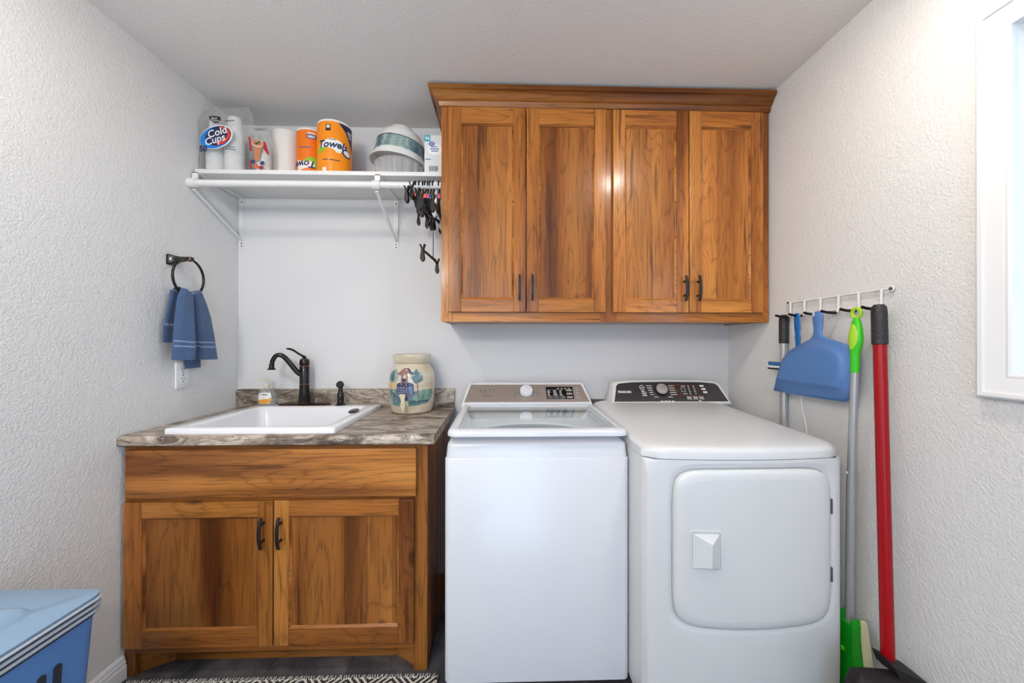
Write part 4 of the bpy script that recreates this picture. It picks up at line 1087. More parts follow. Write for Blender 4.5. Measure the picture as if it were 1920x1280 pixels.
lg = decal(ell(-1.322, 2.215, 0.077, 0.053, 20), 0.0006, 'printed_logo', 'wht', cb1)
decal(ell(-1.326, 2.213, 0.072, 0.049, 20), 0.0011, 'logo_blue', 'blue1', lg)
decal(ell(-1.313, 2.220, 0.060, 0.044, 20), 0.0016, 'logo_navy', 'navy', lg)
oa = ell(-1.315, 2.219, 0.058, 0.042, 20, 30, -105, 60) + ell(-1.319, 2.221, 0.050, 0.033, 20, 30, 60, -105)
decal(oa, 0.0021, 'logo_swoosh', 'red1', lg)
b = MB(); ct_, st_ = math.cos(R(18)), math.sin(R(18))
rt = lambda ox, oz: (lambda x, y: Vector((ox + x * ct_ - y * st_, YP - 0.0027, oz + x * st_ + y * ct_)))
b.text('Cold', 0.046, rt(-1.318, 2.235), 0.15, 0.0008); b.text('Cups', 0.046, rt(-1.328, 2.200), 0.15, 0.0008)
b.build('logo_lettering', 'wht', lg, smooth=0)
b = MB(); b.text('50', 0.036, lambda x, y: Vector((-1.381 + x, YP - 0.0018, 2.158 + y)), 0, 0.0012); b.build('count_print', 'navy', cb1, smooth=0)
b = MB()
cc_, sc_ = 0.96, 0.26
b.faces([fp_(-1.262 + dx * .001, 2.165 + dz * .001, .0012) for dx, dz in ((-20, 0), (30, -8), (30, -11), (-20, -3))], [(0, 1, 2, 3)])
b.faces([fp_(-1.262 + dx * .001, 2.172 + dz * .001, .0012) for dx, dz in ((-8, 0), (26, -3), (26, -6), (-8, -3))], [(0, 1, 2, 3)])
b.faces([fp_(-1.262 + dx * .001, 2.292 + dz * .001, .0012) for dx, dz in ((-18, 0), (22, 2), (22, -2), (-18, -5))], [(0, 1, 2, 3)])
b.build('printed_text', 'navy', cb1, smooth=0)['kind'] = 'stuff'
bo = decal([(-1.356, 2.309), (-1.338, 2.313), (-1.304, 2.308), (-1.301, 2.292), (-1.312, 2.281), (-1.330, 2.279), (-1.347, 2.288)], 0.0012, 'brand_oval', 'bk', cb1)
b = MB(); b.text('Best', 0.015, lambda x, y: Vector((-1.330 + x, YP - 0.0020, 2.301 + y))); b.text('Choice', 0.0145, lambda x, y: Vector((-1.327 + x, YP - 0.0020, 2.290 + y))); b.build('brand_lettering', 'wht', bo, smooth=0)
# second bag, with the drink print
cb2 = thing('cup_bag', 'narrower clear bag of cups printed with a peach drink, beside the plain paper roll', 'bag', (-1.155, 1.88, SHZ))
bag('plastic_film', -1.203, -1.106, 1.832, 1.900, 0.225, cb2, 0.6, -0.02)
cup_stack('cup_stack', -1.154, 1.867, 0.165, cb2, 0.031)
fq = lambda u, v, d=0.0: Vector((u, 1.8255 - d, v))
pg = decal([(-1.176, 2.215), (-1.133, 2.205), (-1.140, 2.165), (-1.146, 2.125), (-1.166, 2.122), (-1.172, 2.165)], 0.0008, 'printed_drink', 'peach', cb2, fq)
decal(ell(-1.155, 2.205, 0.027, 0.017, -12), 0.0012, 'drink_rim', 'wht', pg, fq)
decal(ell(-1.155, 2.206, 0.025, 0.015, -12), 0.0016, 'drink_surface', 'peach', pg, fq)
decal(ell(-1.149, 2.208, 0.009, 0.006, 40), 0.0022, 'mint_leaf', 'leaf', pg, fq)
decal(ell(-1.160, 2.204, 0.006, 0.004, 0), 0.0022, 'berry', 'p_navy', pg, fq)
for u, v, mm in ((-1.176, 2.118, 'p_navy'), (-1.133, 2.112, 'p_navy'), (-1.162, 2.098, 'c_or'), (-1.138, 2.090, 'red2')): decal(ell(u, v, 0.011, 0.009, 20, 14), 0.0010, 'printed_fruit', mm, pg, fq)
decal([(-1.198, 2.238), (-1.188, 2.232), (-1.181, 2.170), (-1.190, 2.168)], 0.0010, 'printed_band', 'red2', cb2, fq)
decal([(-1.130, 2.213), (-1.118, 2.213), (-1.101, 2.156), (-1.106, 2.150), (-1.128, 2.180)], 0.0010, 'printed_band', 'red2', cb2, fq)
decal([(-1.191, 2.128), (-1.184, 2.128), (-1.184, 2.085), (-1.191, 2.085)], 0.0010, 'printed_band', 'red2', cb2, fq)

def roll(name, label, x, y, r, h, wrapmat, cat='paper towels'):
    t = thing(name, label, cat, (x, y, SHZ))
    MB().lathe([(0.020, S0), (r - 0.002, S0), (r, S0 + 0.002), (r, S0 + h - 0.002), (r - 0.002, S0 + h), (0.020, S0 + h), (0.020, S0 + h - 0.03), (0.002, S0 + h - 0.031)], (x, y, 0), 48).build('paper_roll', 'paper', t, smooth=30)
    if wrapmat:
        MB().lathe([(r + 0.0004, S0 + 0.001), (r + 0.0012, S0 + 0.002), (r + 0.0012, S0 + h - 0.012), (r + 0.0003, S0 + h - 0.011)], (x, y, 0), 48, cap=False).build('wrapper', wrapmat, t, smooth=30)
    return t
roll('paper_towel_roll', 'plain white unwrapped paper towel roll on the shelf', -1.100, 1.975, 0.066, 0.262, None)
R2 = (-0.9605, 1.942, 0.068, 0.249)
R3 = (-0.820, 1.886, 0.0775, 0.255)
r2 = roll('paper_towel_roll', 'orange wrapped paper towel roll standing upside down, behind the larger orange one', *R2, 'org2')
r3 = roll('paper_towel_roll', 'larger upright orange wrapped paper towel roll with a blue corner', *R3, 'org')
def cylmap(c, d=0.0):
    x, y, r, h = c; a0 = math.atan2(x, y) 
    return lambda u, v, dd=0.0: Vector((x + (r + 0.0014 + d + dd) * math.sin(u / r - a0), y - (r + 0.0014 + d + dd) * math.cos(u / r - a0), S0 + v))
def cdecal(poly, c, d, name, mat, parent, n=16): 
    f = cylmap(c, d); return patch(poly, lambda u, v: f(u, v), name, mat, parent, n)
# upright roll print: u -0.08..0.08 (left to right), v height
H = R3[3]
cdecal([(0.014, H - 0.012), (0.098, H - 0.012), (0.098, 0.125), (0.078, 0.155), (0.052, 0.205)], R3, 0.0002, 'blue_corner', 'navy', r3)
sw = cdecal([(-0.080, 0.118), (-0.055, 0.150), (-0.015, 0.163), (0.025, 0.155), (0.062, 0.128), (0.035, 0.118), (0.024, 0.098), (0.010, 0.098), (-0.005, 0.112), (-0.025, 0.118), (-0.055, 0.112)], R3, 0.0002, 'white_swoosh', 'wht', r3, 24)
cdecal([(-0.084, 0.085), (-0.084, 0.120), (-0.060, 0.122), (-0.030, 0.116), (-0.055, 0.102)], R3, 0.0004, 'green_swoosh', 'green1', r3)
cdecal(ell(0.056, 0.107, 0.026, 0.019, -12), R3, 0.0003, 'seal', 'navy', r3, 12)
cdecal(ell(0.058, 0.108, 0.020, 0.013, -12), R3, 0.0005, 'seal_picture', 'wht', r3, 12)
f3 = cylmap(R3, 0.0006)
b = MB(); b.text('Towels', 0.046, lambda x, y: f3(x - 0.012, 0.134 + y), 0.25, 0.0014, cut=0.004); b.build('wrapper_lettering', 'navy', r3, smooth=0)
b = MB()
def cbars(f, u0, u1, v, h=0.005): b.loft([[f(u0 + (u1 - u0) * k / 8, v - h / 2) for k in range(9)], [f(u0 + (u1 - u0) * k / 8, v + h / 2) for k in range(9)]], False, False, closed=False)
cbars(f3, -0.055, -0.030, 0.062, 0.004); cbars(f3, -0.024, 0.022, 0.061, 0.004); cbars(f3, -0.025, 0.004, 0.157, 0.003)
b.build('wrapper_print', 'navy', r3, smooth=0)['kind'] = 'stuff'
b = MB(); cbars(f3, -0.040, -0.018, 0.212, 0.030); b.build('wrapper_mark', 'bk', r3, smooth=0)
b = MB(); cbars(f3, -0.036, -0.022, 0.217, 0.014); cbars(f3, 0.058, 0.088, 0.214, 0.007); cbars(f3, 0.062, 0.088, 0.203, 0.005); cbars(f3, 0.066, 0.088, 0.192, 0.005); cbars(f3, -0.056, -0.038, 0.015, 0.020); b.build('wrapper_print', 'wht', r3, smooth=0)['kind'] = 'stuff'
# upside-down roll print
cdecal([(-0.040, 0.085), (-0.010, 0.106), (0.025, 0.106), (0.052, 0.092), (0.040, 0.076), (0.020, 0.050), (-0.03, 0.07)], R2, 0.0002, 'green_swoosh', 'green1', r2)
cdecal([(-0.068, 0.092), (-0.040, 0.082), (0.010, 0.086), (0.016, 0.060), (-0.015, 0.052), (-0.05, 0.040), (-0.068, 0.024)], R2, 0.0004, 'white_swoosh', 'wht', r2)
f2_ = cylmap(R2, 0.0006)
b = MB(); b.text('Towels', 0.046, lambda x, y: f2_(-0.047 - x, 0.070 - y), 0.25, 0.0012, cut=0.004); b.build('wrapper_lettering', 'navy', r2, smooth=0)
b = MB(); cbars(f2_, -0.060, -0.004, 0.151, 0.004); cbars(f2_, -0.022, 0.020, 0.205, 0.020); b.build('wrapper_print', 'gvblue', r2, smooth=0)['kind'] = 'stuff'
b = MB(); cbars(f2_, -0.017, 0.015, 0.205, 0.011); cbars(f2_, -0.018, 0.018, 0.222, 0.007); b.build('wrapper_print', 'wht', r2, smooth=0)['kind'] = 'stuff'

# ribbed clear container, bowls and paper plates stacked upside down and leaning right
BWX, BWY = -0.522, 1.938
LEAN = Matrix.Rotation(R(7), 3, 'Y')
t = MB(); prof_r = []
N = 96; rings = []
for z, r_ in ((0.0, 0.108), (0.003, 0.114), (0.080, 0.120), (0.086, 0.124), (0.090, 0.122)):
    rings.append([Vector((BWX + 0.004 + (r_ + (0.0040 if (k // 3) % 2 else -0.0025) * (1 if 0.002 < z < 0.085 else 0)) * math.cos(2 * PI * k / N), BWY + (r_ + (0.0040 if (k // 3) % 2 else -0.0025) * (1 if 0.002 < z < 0.085 else 0)) * math.sin(2 * PI * k / N), S0 + z)) for k in range(N)])
t.loft(rings, True, False)
tag(t.build('ribbed_container', 'tray', loc=(BWX, BWY, S0), smooth=25), 'clear ribbed plastic container at the bottom of the bowl stack', 'container')
def bowl(name, mat, label, cat, z, R_, h, rt_, group=None, tilt=None, dx=0.0, th=0.003):
    tl = LEAN if tilt is None else tilt
    prof = [(R_ - th, 0.0), (R_ + 0.002, 0.0), (R_ + 0.003, 0.002), (R_, 0.005), (R_ - (R_ - rt_) * 0.35, h * 0.45), (rt_ + 0.008, h * 0.9), (rt_, h), (0.002, h)]
    base = (BWX + dx, BWY, z)
    o = MB().lathe(prof, base, 48, rot=tl, cap=False).build(name, mat, loc=base, smooth=50)
    return tag(o, label, cat, group)
bowl('serving_bowl', 'plat', 'wide white upturned bowl resting on the ribbed container', 'bowl', S0 + 0.098, 0.142, 0.050, 0.112)
for i in range(7):
    bowl('paper_bowl', 'teal', 'teal patterned paper bowl, %s of the seven in the upturned stack' % ['lowest', 'second from the bottom', 'third from the bottom', 'middle one', 'third from the top', 'second from the top', 'topmost'][i], 'bowl', S0 + 0.136 + i * 0.0090, 0.124 - i * 0.002, 0.038, 0.088, 'teal patterned paper bowls', dx=0.004 + i * 0.001)
bowl('mixing_bowl', 'plat', 'white upturned bowl on top of the teal paper bowls', 'bowl', S0 + 0.197, 0.118, 0.050, 0.088, dx=0.012, tilt=Matrix.Rotation(R(8), 3, 'Y'))
bowl('mixing_bowl', 'plat', 'small white upturned bowl at the very top of the bowl stack', 'bowl', S0 + 0.2475, 0.071, 0.030, 0.050, dx=0.016, tilt=Matrix.Rotation(R(8), 3, 'Y'))

# small white carton
cx_ = thing('carton', 'small white carton with teal corner, blue oval and bar code, against the cabinet', 'box', (-0.325, 1.85, SHZ))
bx('carton_body', 'card', cx_, -0.3655, UX0 - 0.004, 1.806, 1.90, S0, S0 + 0.182, bev=0.001)
fb = lambda u, v, d=0.0: Vector((u, 1.8058 - d, v))
tq = decal([(-0.3653, 2.216), (-0.337, 2.216), (-0.337, 2.2458), (-0.3653, 2.2458)], 0.0006, 'corner_mark', 'tealbox', cx_, fb)
b = MB(); b.text('96', 0.022, lambda x, y: Vector((-0.351 + x, 1.8050, 2.231 + y))); b.build('corner_lettering', 'wht', tq, smooth=0)
decal(ell(-0.316, 2.178, 0.034, 0.026), 0.0004, 'white_oval', 'wht', cx_, fb)
ov = decal(ell(-0.331, 2.205, 0.0145, 0.0105), 0.0008, 'blue_oval', 'gvblue', cx_, fb)
b = MB(); b.text('Great', 0.0085, lambda x, y: Vector((-0.331 + x, 1.8046, 2.2085 + y))); b.text('Value', 0.0085, lambda x, y: Vector((-0.331 + x, 1.8046, 2.2015 + y))); b.build('oval_lettering', 'wht', ov, smooth=0)
b = MB()
for v_, u0, u1 in ((2.189, -0.335, -0.305), (2.179, -0.340, -0.296), (2.169, -0.333, -0.300), (2.130, -0.360, -0.335)): b.faces([fb(u0, v_, .0009), fb(u1, v_, .0009), fb(u1, v_ + .004, .0009), fb(u0, v_ + .004, .0009)], [(0, 1, 2, 3)])
b.build('printed_text', 'gvblue', cx_, smooth=0)
b = MB(); x = -0.342
while x < -0.302:
    w_ = random.choice((0.0012, 0.0012, 0.0024, 0.0036)); b.faces([fb(x, 2.076, .0006), fb(x + w_, 2.076, .0006), fb(x + w_, 2.100, .0006), fb(x, 2.100, .0006)], [(0, 1, 2, 3)]); x += w_ + random.choice((0.0012, 0.002))
b.build('bar_code', 'bk', cx_, smooth=0)

# ------------------------------------------------------------------ left wall: towel ring, towel, outlet
RX, RY, RZ, RR = -1.362, 1.690, 1.545, 0.082
tr_ = thing('towel_ring', 'dark bronze towel ring on the left wall', 'towel ring', (XL, 1.672, 1.617))
b = MB()
sq = lambda x, hy, hz, cy, cz: [Vector((x, cy + u * hy, cz + v * hz)) for u, v in rrect(-1, 1, -1, 1, 0.25, 3)]
b.loft([sq(XL + 0.0005, 0.021, 0.023, 1.668, 1.617), sq(XL + 0.010, 0.020, 0.022, 1.668, 1.617), sq(XL + 0.030, 0.011, 0.012, 1.676, 1.621), sq(XL + 0.050, 0.008, 0.009, 1.688, 1.625), sq(XL + 0.070, 0.0085, 0.0095, 1.694, 1.626), sq(XL + 0.074, 0.006, 0.007, 1.695, 1.626)])
b.build('mount', 'bronze', tr_)
b = MB().loft([sq(XL + 0.058, 0.0098, 0.0106, 1.691, 1.6255), sq(XL + 0.063, 0.0100, 0.0108, 1.692, 1.6255)]); b.build('accent_band', 'copper', tr_)
MB().tube([(RX, RY + RR * math.sin(2 * PI * k / 48), RZ + RR * math.cos(2 * PI * k / 48)) for k in range(48)], 0.0052, 10, closed=True).build('ring', 'bronze', tr_)

# towel: front and back falls, gathered over the lower arc of the ring
tw = thing('hand_towel', 'folded blue terry hand towel hanging through the dark towel ring', 'towel', (RX, RY, 1.15))
def cloth(name, x0, topz, left, right, botz, rip, amp, parent, ph=0.0, stripes=(0.74, 0.80), th=0.006, mats=('towel', 'towel2'), lobes=False):
    NU, NV = 40, 44
    b = MB(); V = []; hem = []
    def lerp(tab, v):
        for (a, c), (d, e) in zip(tab, tab[1:]):
            if a <= v <= d: return c + (e - c) * (v - a) / (d - a)
        return tab[-1][1]
    for side in (0, 1):
        for j in range(NV + 1):
            v = j / NV
            for i in range(NU + 1):
                u = i / NU
                yl, yr = lerp(left, v), lerp(right, v)
                y = yl + (yr - yl) * u
                a = amp * (0.35 + 0.65 * min(1, v * 2.0)); f = math.sin(rip * u * 2 * PI + ph + 0.9 * v) * 0.6 + math.sin(rip * 1.9 * u * 2 * PI + 1.3 + ph) * 0.4
                if lobes:                                     # one full fold over a flatter one
                    f = (1.35 * math.sin(PI * u / 0.46) if u < 0.46 else 0.55 * math.sin(PI * (u - 0.46) / 0.54)) - 0.9 * math.exp(-((u - 0.46) / 0.05) ** 2) + 0.18 * math.sin(23 * u + 2 * v)
                x = x0 + a * f
                if u > 0.94 or u < 0.06: x -= 0.006 * (abs(u - .5) - .44) / .06
                z = topz(u) + (botz(u) - topz(u)) * v
                V.append(Vector((x - (th if side else 0), y + (0.006 * math.sin(v * 9 + ph) * (1 - abs(2 * u - 1))), z)))
    F = []; n1 = NU + 1; S = n1 * (NV + 1)
    mi = []
    for j in range(NV):
        for i in range(NU):
            F.append((j * n1 + i, j * n1 + i + 1, (j + 1) * n1 + i + 1, (j + 1) * n1 + i)); mi.append(1 if any(abs((j + .5) / NV - s_) < 0.013 for s_ in stripes) else 0)
            F.append((S + j * n1 + i, S + (j + 1) * n1 + i, S + (j + 1) * n1 + i + 1, S + j * n1 + i + 1)); mi.append(0)
    for i in range(NU): F += [(i, S + i, S + i + 1, i + 1), (NV * n1 + i, NV * n1 + i + 1, S + NV * n1 + i + 1, S + NV * n1 + i)]; mi += [0, 0]
    for j in range(NV): F += [(j * n1, (j + 1) * n1, S + (j + 1) * n1, S + j * n1), (j * n1 + NU, S + j * n1 + NU, S + (j + 1) * n1 + NU, (j + 1) * n1 + NU)]; mi += [0, 0]
    vs = [b.bm.verts.new(p) for p in V]
    for f, m_ in zip(F, mi):
        q = b.bm.faces.new([vs[k] for k in f]); q.material_index = m_
    return b.build(name, list(mats), parent, smooth=70)
arcz = lambda y: RZ - math.sqrt(max(0.0004, RR * RR - min(RR * .98, abs(y - RY)) ** 2))
front_l = [(0, 1.640), (0.12, 1.622), (0.4, 1.606), (0.75, 1.594), (1, 1.590)]
front_r = [(0, 1.745), (0.12, 1.766), (0.35, 1.800), (0.6, 1.822), (0.8, 1.832), (1, 1.842)]
cloth('front_fall', RX + 0.020, lambda u: 1.487 - 0.012 * math.sin(u * PI) + 0.006 * math.cos(u * 9), front_l, front_r, lambda u: 1.190 - 0.008 * u + 0.010 * math.exp(-((u - 0.46) / 0.06) ** 2), 1.35, 0.021, tw, 0.3, lobes=True)
back_l = [(0, 1.640), (0.3, 1.628), (0.7, 1.606), (1, 1.604)]
back_r = [(0, 1.745), (0.3, 1.780), (0.7, 1.800), (1, 1.806)]
cloth('back_fall', RX - 0.026, lambda u: 1.486 - 0.010 * math.sin(u * PI), back_l, back_r, lambda u: 1.262 - (0.115 * min(1, max(0, (u - 0.42) / 0.12))), 1.2, 0.006, tw, 2.1, stripes=(0.66,))
b = MB(); rings = []
for k in range(9):                                                        # the fold lying over the ring
    a = R(20 + 140 * k / 8); rings.append([Vector((RX - 0.005 - 0.023 * math.cos(a), 1.640 + 0.105 * i / 16, 1.484 - 0.012 * math.sin(i / 16 * PI) + 0.014 * math.sin(a))) for i in range(17)])
b.loft(rings, False, False, closed=False).build('top_fold', 'towel', tw, smooth=80)

ol = thing('wall_outlet', 'white duplex power outlet on the left wall below the blue towel', 'outlet', (XL, 1.728, 1.117))
b = MB(); b.prism(rrect(1.692, 1.764, 1.058, 1.176, 0.004, 3), lambda u, v, d: Vector((XL + d, u, v)), 0.0003, 0.0065, bev=0.003); b.build('cover_plate', 'whitep', ol)
for zc in (1.139, 1.097):
    b = MB(); b.prism(rrect(1.711, 1.745, zc - 0.015, zc + 0.015, 0.010, 5), lambda u, v, d: Vector((XL + d, u, v)), 0.006, 0.0078); rc = b.build('receptacle', 'whitep', ol)
    b = MB()
    for dy in (-0.006, 0.006): b.box(XL + 0.0078, XL + 0.0081, 1.728 + dy - 0.001, 1.728 + dy + 0.001, zc + 0.001, zc + 0.009)
    b.box(XL + 0.0078, XL + 0.0081, 1.7255, 1.7305, zc - 0.010, zc - 0.005); b.build('slots', 'dark', rc, smooth=0)
cylp((XL + 0.006, 1.728, 1.118), (XL + 0.0078, 1.728, 1.118), 0.003, 10).build('screw', 'hinge', ol)

# ------------------------------------------------------------------ right wall: hook rack and cleaning tools
rk = thing('hook_rack', 'white wire rack with six black-tipped hooks on the right wall', 'rack', (XR, 1.42, 1.41))
hook_y = [1.617, 1.541, 1.462, 1.382, 1.302, 1.222]
b = MB()
b.tube([(XR - 0.008, 1.628, 1.438), (XR - 0.008, 1.200, 1.440)], 0.0032, 8); b.tube([(XR - 0.008, 1.620, 1.386), (XR - 0.008, 1.219, 1.388)], 0.0032, 8)
b.build('rail_wires', 'wire', rk)
for y in (1.634, 1.194):
    MB().tube([(XR - 0.008, y + 0.008 * math.cos(2 * PI * k / 16), 1.439 + 0.008 * math.sin(2 * PI * k / 16)) for k in range(16)], 0.0026, 6, closed=True).build('mounting_eye', 'wire', rk)
    cylp((XR - 0.0003, y, 1.439), (XR - 0.013, y, 1.439), 0.0045, 10).build('screw', 'hinge', rk)
HZ = 1.384
for y in hook_y:
    hk = MB().tube(spline([(XR - 0.012, y, 1.442), (XR - 0.0125, y, 1.40), (XR - 0.014, y, HZ), (XR - 0.022, y, HZ - 0.008), (XR - 0.030, y, HZ - 0.009)], 3), 0.0038, 8).build('hook', 'wire', rk)
    MB().tube(spline([(XR - 0.022, y, HZ - 0.008), (XR - 0.032, y, HZ - 0.009), (XR - 0.060, y, HZ - 0.006), (XR - 0.078, y, HZ - 0.002)], 3), 0.0052, 8).build('rubber_tip', 'black', hk)
TX = XR - 0.052      # where tools hang on the pegs

def grip(parent, x, y, z0, z1, r):
    return MB().lathe([(r * 0.75, z0), (r, z0 + 0.002), (r, z1 - 0.025), (r * 0.92, z1 - 0.010), (r * 0.6, z1 - 0.001), (0.002, z1)], (x, y, 0), 20).build('grip', 'grip', parent)
# silver-poled mop
m1 = thing('mop', 'silver-poled mop with black grip hanging on the first hook, behind the dustpan', 'mop', (1.252, 1.648, 0.0))
MB().tube([(1.252, 1.648, 0.03), (1.252, 1.645, 1.268)], 0.0148, 18).build('pole', 'silver', m1)
grip(m1, 1.252, 1.645, 1.260, 1.388, 0.0185)
MB().box(1.20, 1.268, 1.53, 1.76, 0.0005, 0.035, bev=0.008).build('mop_head', 'dark', m1)
# blue squeegee
sq_ = thing('squeegee', 'bright blue handled squeegee hanging on the second hook, mostly behind the dustpan', 'squeegee', (XR - 0.035, 1.541, 1.14))
sqx = 1.2285
b = MB(); ring = []
for z, w_, dy in ((1.386, 0.008, 0), (1.378, 0.015, 0), (1.36, 0.0165, 0), (1.325, 0.0165, 0.001), (1.300, 0.013, 0.003), (1.285, 0.016, 0.004), (1.27, 0.0125, 0.004), (1.22, 0.011, 0.004), (1.175, 0.014, 0.004)):
    ring.append([Vector((sqx + 0.0055 * math.sin(a) , 1.5395 - dy + w_ * math.cos(a), z)) for a in [2 * PI * k / 14 for k in range(14)]])
b.loft(ring).build('handle', 'sqblue', sq_)
b = MB().box(sqx - 0.0055, sqx + 0.0055, 1.42, 1.706, 1.160, 1.178, bev=0.004).build('head_bar', 'sqblue', sq_)
bx('blade_holder', 'whitep', sq_, sqx - 0.0045, sqx + 0.0045, 1.42, 1.709, 1.151, 1.161, bev=0.001); bx('rubber_blade', 'black', sq_, sqx - 0.0025, sqx + 0.0025, 1.415, 1.712, 1.143, 1.152, bev=0.0005)
# dustpan
dp_ = thing('dustpan', 'large blue plastic dustpan hanging on the third hook', 'dustpan', (1.195, 1.47, 1.05))
PO = [(1.402, 1.386), (1.384, 1.381), (1.377, 1.37), (1.379, 1.348), (1.384, 1.322), (1.384, 1.3), (1.376, 1.287), (1.356, 1.276), (1.313, 1.263), (1.285, 1.247), (1.272, 1.225), (1.268, 1.19), (1.269, 1.146), (1.276, 1.101), (1.29, 1.068), (1.309, 1.054), (1.382, 1.0505), (1.464, 1.049), (1.556, 1.048), (1.66, 1.05), (1.641, 1.086), (1.627, 1.123), (1.613, 1.16), (1.595, 1.196), (1.555, 1.232), (1.493, 1.26), (1.44, 1.278), (1.421, 1.293), (1.418, 1.319), (1.424, 1.346), (1.426, 1.369), (1.418, 1.382)]
body = [p for p in PO if p[1] < 1.285]
hand = [p for p in PO if p[1] > 1.29]
def inset(poly, k, c): return [(c[0] + (u - c[0]) * k, c[1] + (v - c[1]) * k) for u, v in poly]
cB = (1.45, 1.15)
def panpt(u, v, x): return Vector((x + (0.008 if v < 1.10 else 0) * (1.10 - v) / 0.05, u, v))
b = MB()
def plt(u, v):
    u2, v2 = 1.447 + (u - 1.447) * 0.84, 1.145 + (v - 1.145) * 0.80
    if v < 1.13: v2 = max(v2, 1.1045); u2 = min(max(u2, 1.288), 1.612)
    return (u2, v2)
plate = [plt(u, v) for u, v in body]
def lerp2(A, B, k): return [(a[0] + (c[0] - a[0]) * k, a[1] + (c[1] - a[1]) * k) for a, c in zip(A, B)]
b.loft([[panpt(u, v, 1.221) for u, v in inset(body, 0.985, cB)], [panpt(u, v, 1.214) for u, v in body], [panpt(u, v, 1.207) for u, v in inset(body, 0.992, cB)], [panpt(u, v, 1.2035) for u, v in lerp2(body, plate, 0.25)], [panpt(u, v, 1.199) for u, v in lerp2(body, plate, 0.72)], [panpt(u, v, 1.192) for u, v in lerp2(body, plate, 0.93)], [panpt(u, v, 1.1875) for u, v in inset(plate, 0.97, (1.447, 1.16))], [panpt(u, v, 1.1865) for u, v in inset(plate, 0.88, (1.447, 1.16))]], True, True)
b.build('pan', 'pan', dp_, smooth=60)
hb = MB(); rings = []
hr = [(1.300, 0.018), (1.285, 0.024), (1.272, 0.040)]
for z, yc, hw, d in ((1.384, 1.4035, 0.010, 0.006), (1.378, 1.4035, 0.019, 0.008), (1.366, 1.4025, 0.0235, 0.010), (1.346, 1.4018, 0.0225, 0.011), (1.320, 1.4012, 0.0180, 0.011), (1.300, 1.4025, 0.0185, 0.011), (1.288, 1.4035, 0.026, 0.010), (1.276, 1.406, 0.045, 0.010), (1.266, 1.408, 0.075, 0.009)):
    rings.append([Vector((1.2145 + d * 0.85 * math.sin(a), yc + 0.018 * min(1, max(0, (z - 1.262) / 0.03)) + hw * math.cos(a), z)) for a in [2 * PI * k / 20 for k in range(20)]])
hb.loft(rings).build('handle', 'pan', dp_, smooth=60)
b = MB(); b.tube([(1.2050, 1.4315, 1.374), (1.2085, 1.4315, 1.374)], 0.0052, 12); b.tube([(1.2050, 1.4315, 1.368), (1.2085, 1.4315, 1.368)], 0.0042, 12); b.build('hanging_hole', 'wall', dp_)
# string behind the dustpan
cd = MB().tube(spline([(XR - 0.020, 1.470, 1.376), (XR - 0.020, 1.465, 1.394), (XR - 0.022, 1.452, 1.388), (XR - 0.026, 1.466, 1.36), (XR - 0.030, 1.50, 1.20), (XR - 0.032, 1.534, 1.04), (XR - 0.034, 1.505, 0.92), (XR - 0.034, 1.500, 0.80)], 4), 0.0016, 6)
tag(cd.build('white_string', 'wire', loc=(XR - 0.03, 1.5, 0.80)), 'thin white string hanging from the third hook, seen below the dustpan', 'string')
# green duster mop
gm = thing('dust_mop', 'green dust mop with silver pole and green grip, on the fifth hook beside the dryer', 'mop', (TX, 1.30, 0.0))
gx = 1.206
GR = []
b = MB(); rings = []
for z, y, w_, d in ((1.348, 1.2535, 0.008, 0.006), (1.335, 1.2532, 0.014, 0.010), (1.310, 1.254, 0.0195, 0.014), (1.285, 1.255, 0.0225, 0.016), (1.262, 1.2557, 0.0215, 0.016), (1.240, 1.2572, 0.0165, 0.0145), (1.220, 1.2585, 0.0140, 0.013), (1.162, 1.2598, 0.0124, 0.0122)):
    GR.append((z, y, w_, d)); rings.append([Vector((gx + d * math.sin(a), y + w_ * math.cos(a), z)) for a in [2 * PI * k / 20 for k in range(20)]])
b.loft(rings).build('grip', 'green', gm)
def gsurf(z):
    for p, q in zip(GR, GR[1:]):
        if q[0] <= z <= p[0]:
            k = (p[0] - z) / (p[0] - q[0]); return [p[i] + (q[i] - p[i]) * k for i in (1, 2, 3)]
rows = []
for i in range(15):
    t = -0.98 + 1.96 * i / 14; z = 1.284 + 0.044 * t; y, w_, d = gsurf(z); ha = R(62) * math.sqrt(1 - t * t)
    rows.append([Vector((gx + (d + 0.0012 * (1 - abs(k / 5.0 - 1) ** 3)) * math.sin(R(-78) + ha * (k / 5.0 - 1)), y + (w_ + 0.0012 * (1 - abs(k / 5.0 - 1) ** 3)) * math.cos(R(-78) + ha * (k / 5.0 - 1)), z)) for k in range(11)])
MB().loft(rows, False, False, closed=False).build('grip_pad', 'lime', gm, smooth=60)
MB().tube([(gx, 1.2530 + 0.0165 * math.cos(2 * PI * k / 24), 1.364 + 0.0165 * math.sin(2 * PI * k / 24)) for k in range(24)], 0.0055, 8, closed=True).build('hanging_loop', 'lime', gm)
b = MB().tube([(gx, 1.2600, 1.165), (gx, 1.274, 0.800)], 0.0116, 16); b.build('upper_pole', 'silver', gm)
MB().tube([(gx, 1.274, 0.803), (gx, 1.281, 0.30)], 0.0126, 16).build('lower_pole', 'silver', gm)
MB().tube([(gx - 0.011, 1.278, 0.815), (gx - 0.0145, 1.278, 0.815)], [0.004, 0.003], 8).build('spring_button', 'whitep', gm)
gh = [(1.305, 0.335), (1.297, 0.335), (1.297, 0.305), (1.268, 0.302), (1.262, 0.326), (1.258, 0.300), (1.259, 0.265), (1.257, 0.212), (1.248, 0.176), (1.236, 0.120), (1.224, 0.060), (1.220, 0.006), (1.345, 0.006), (1.335, 0.12), (1.318, 0.22)]
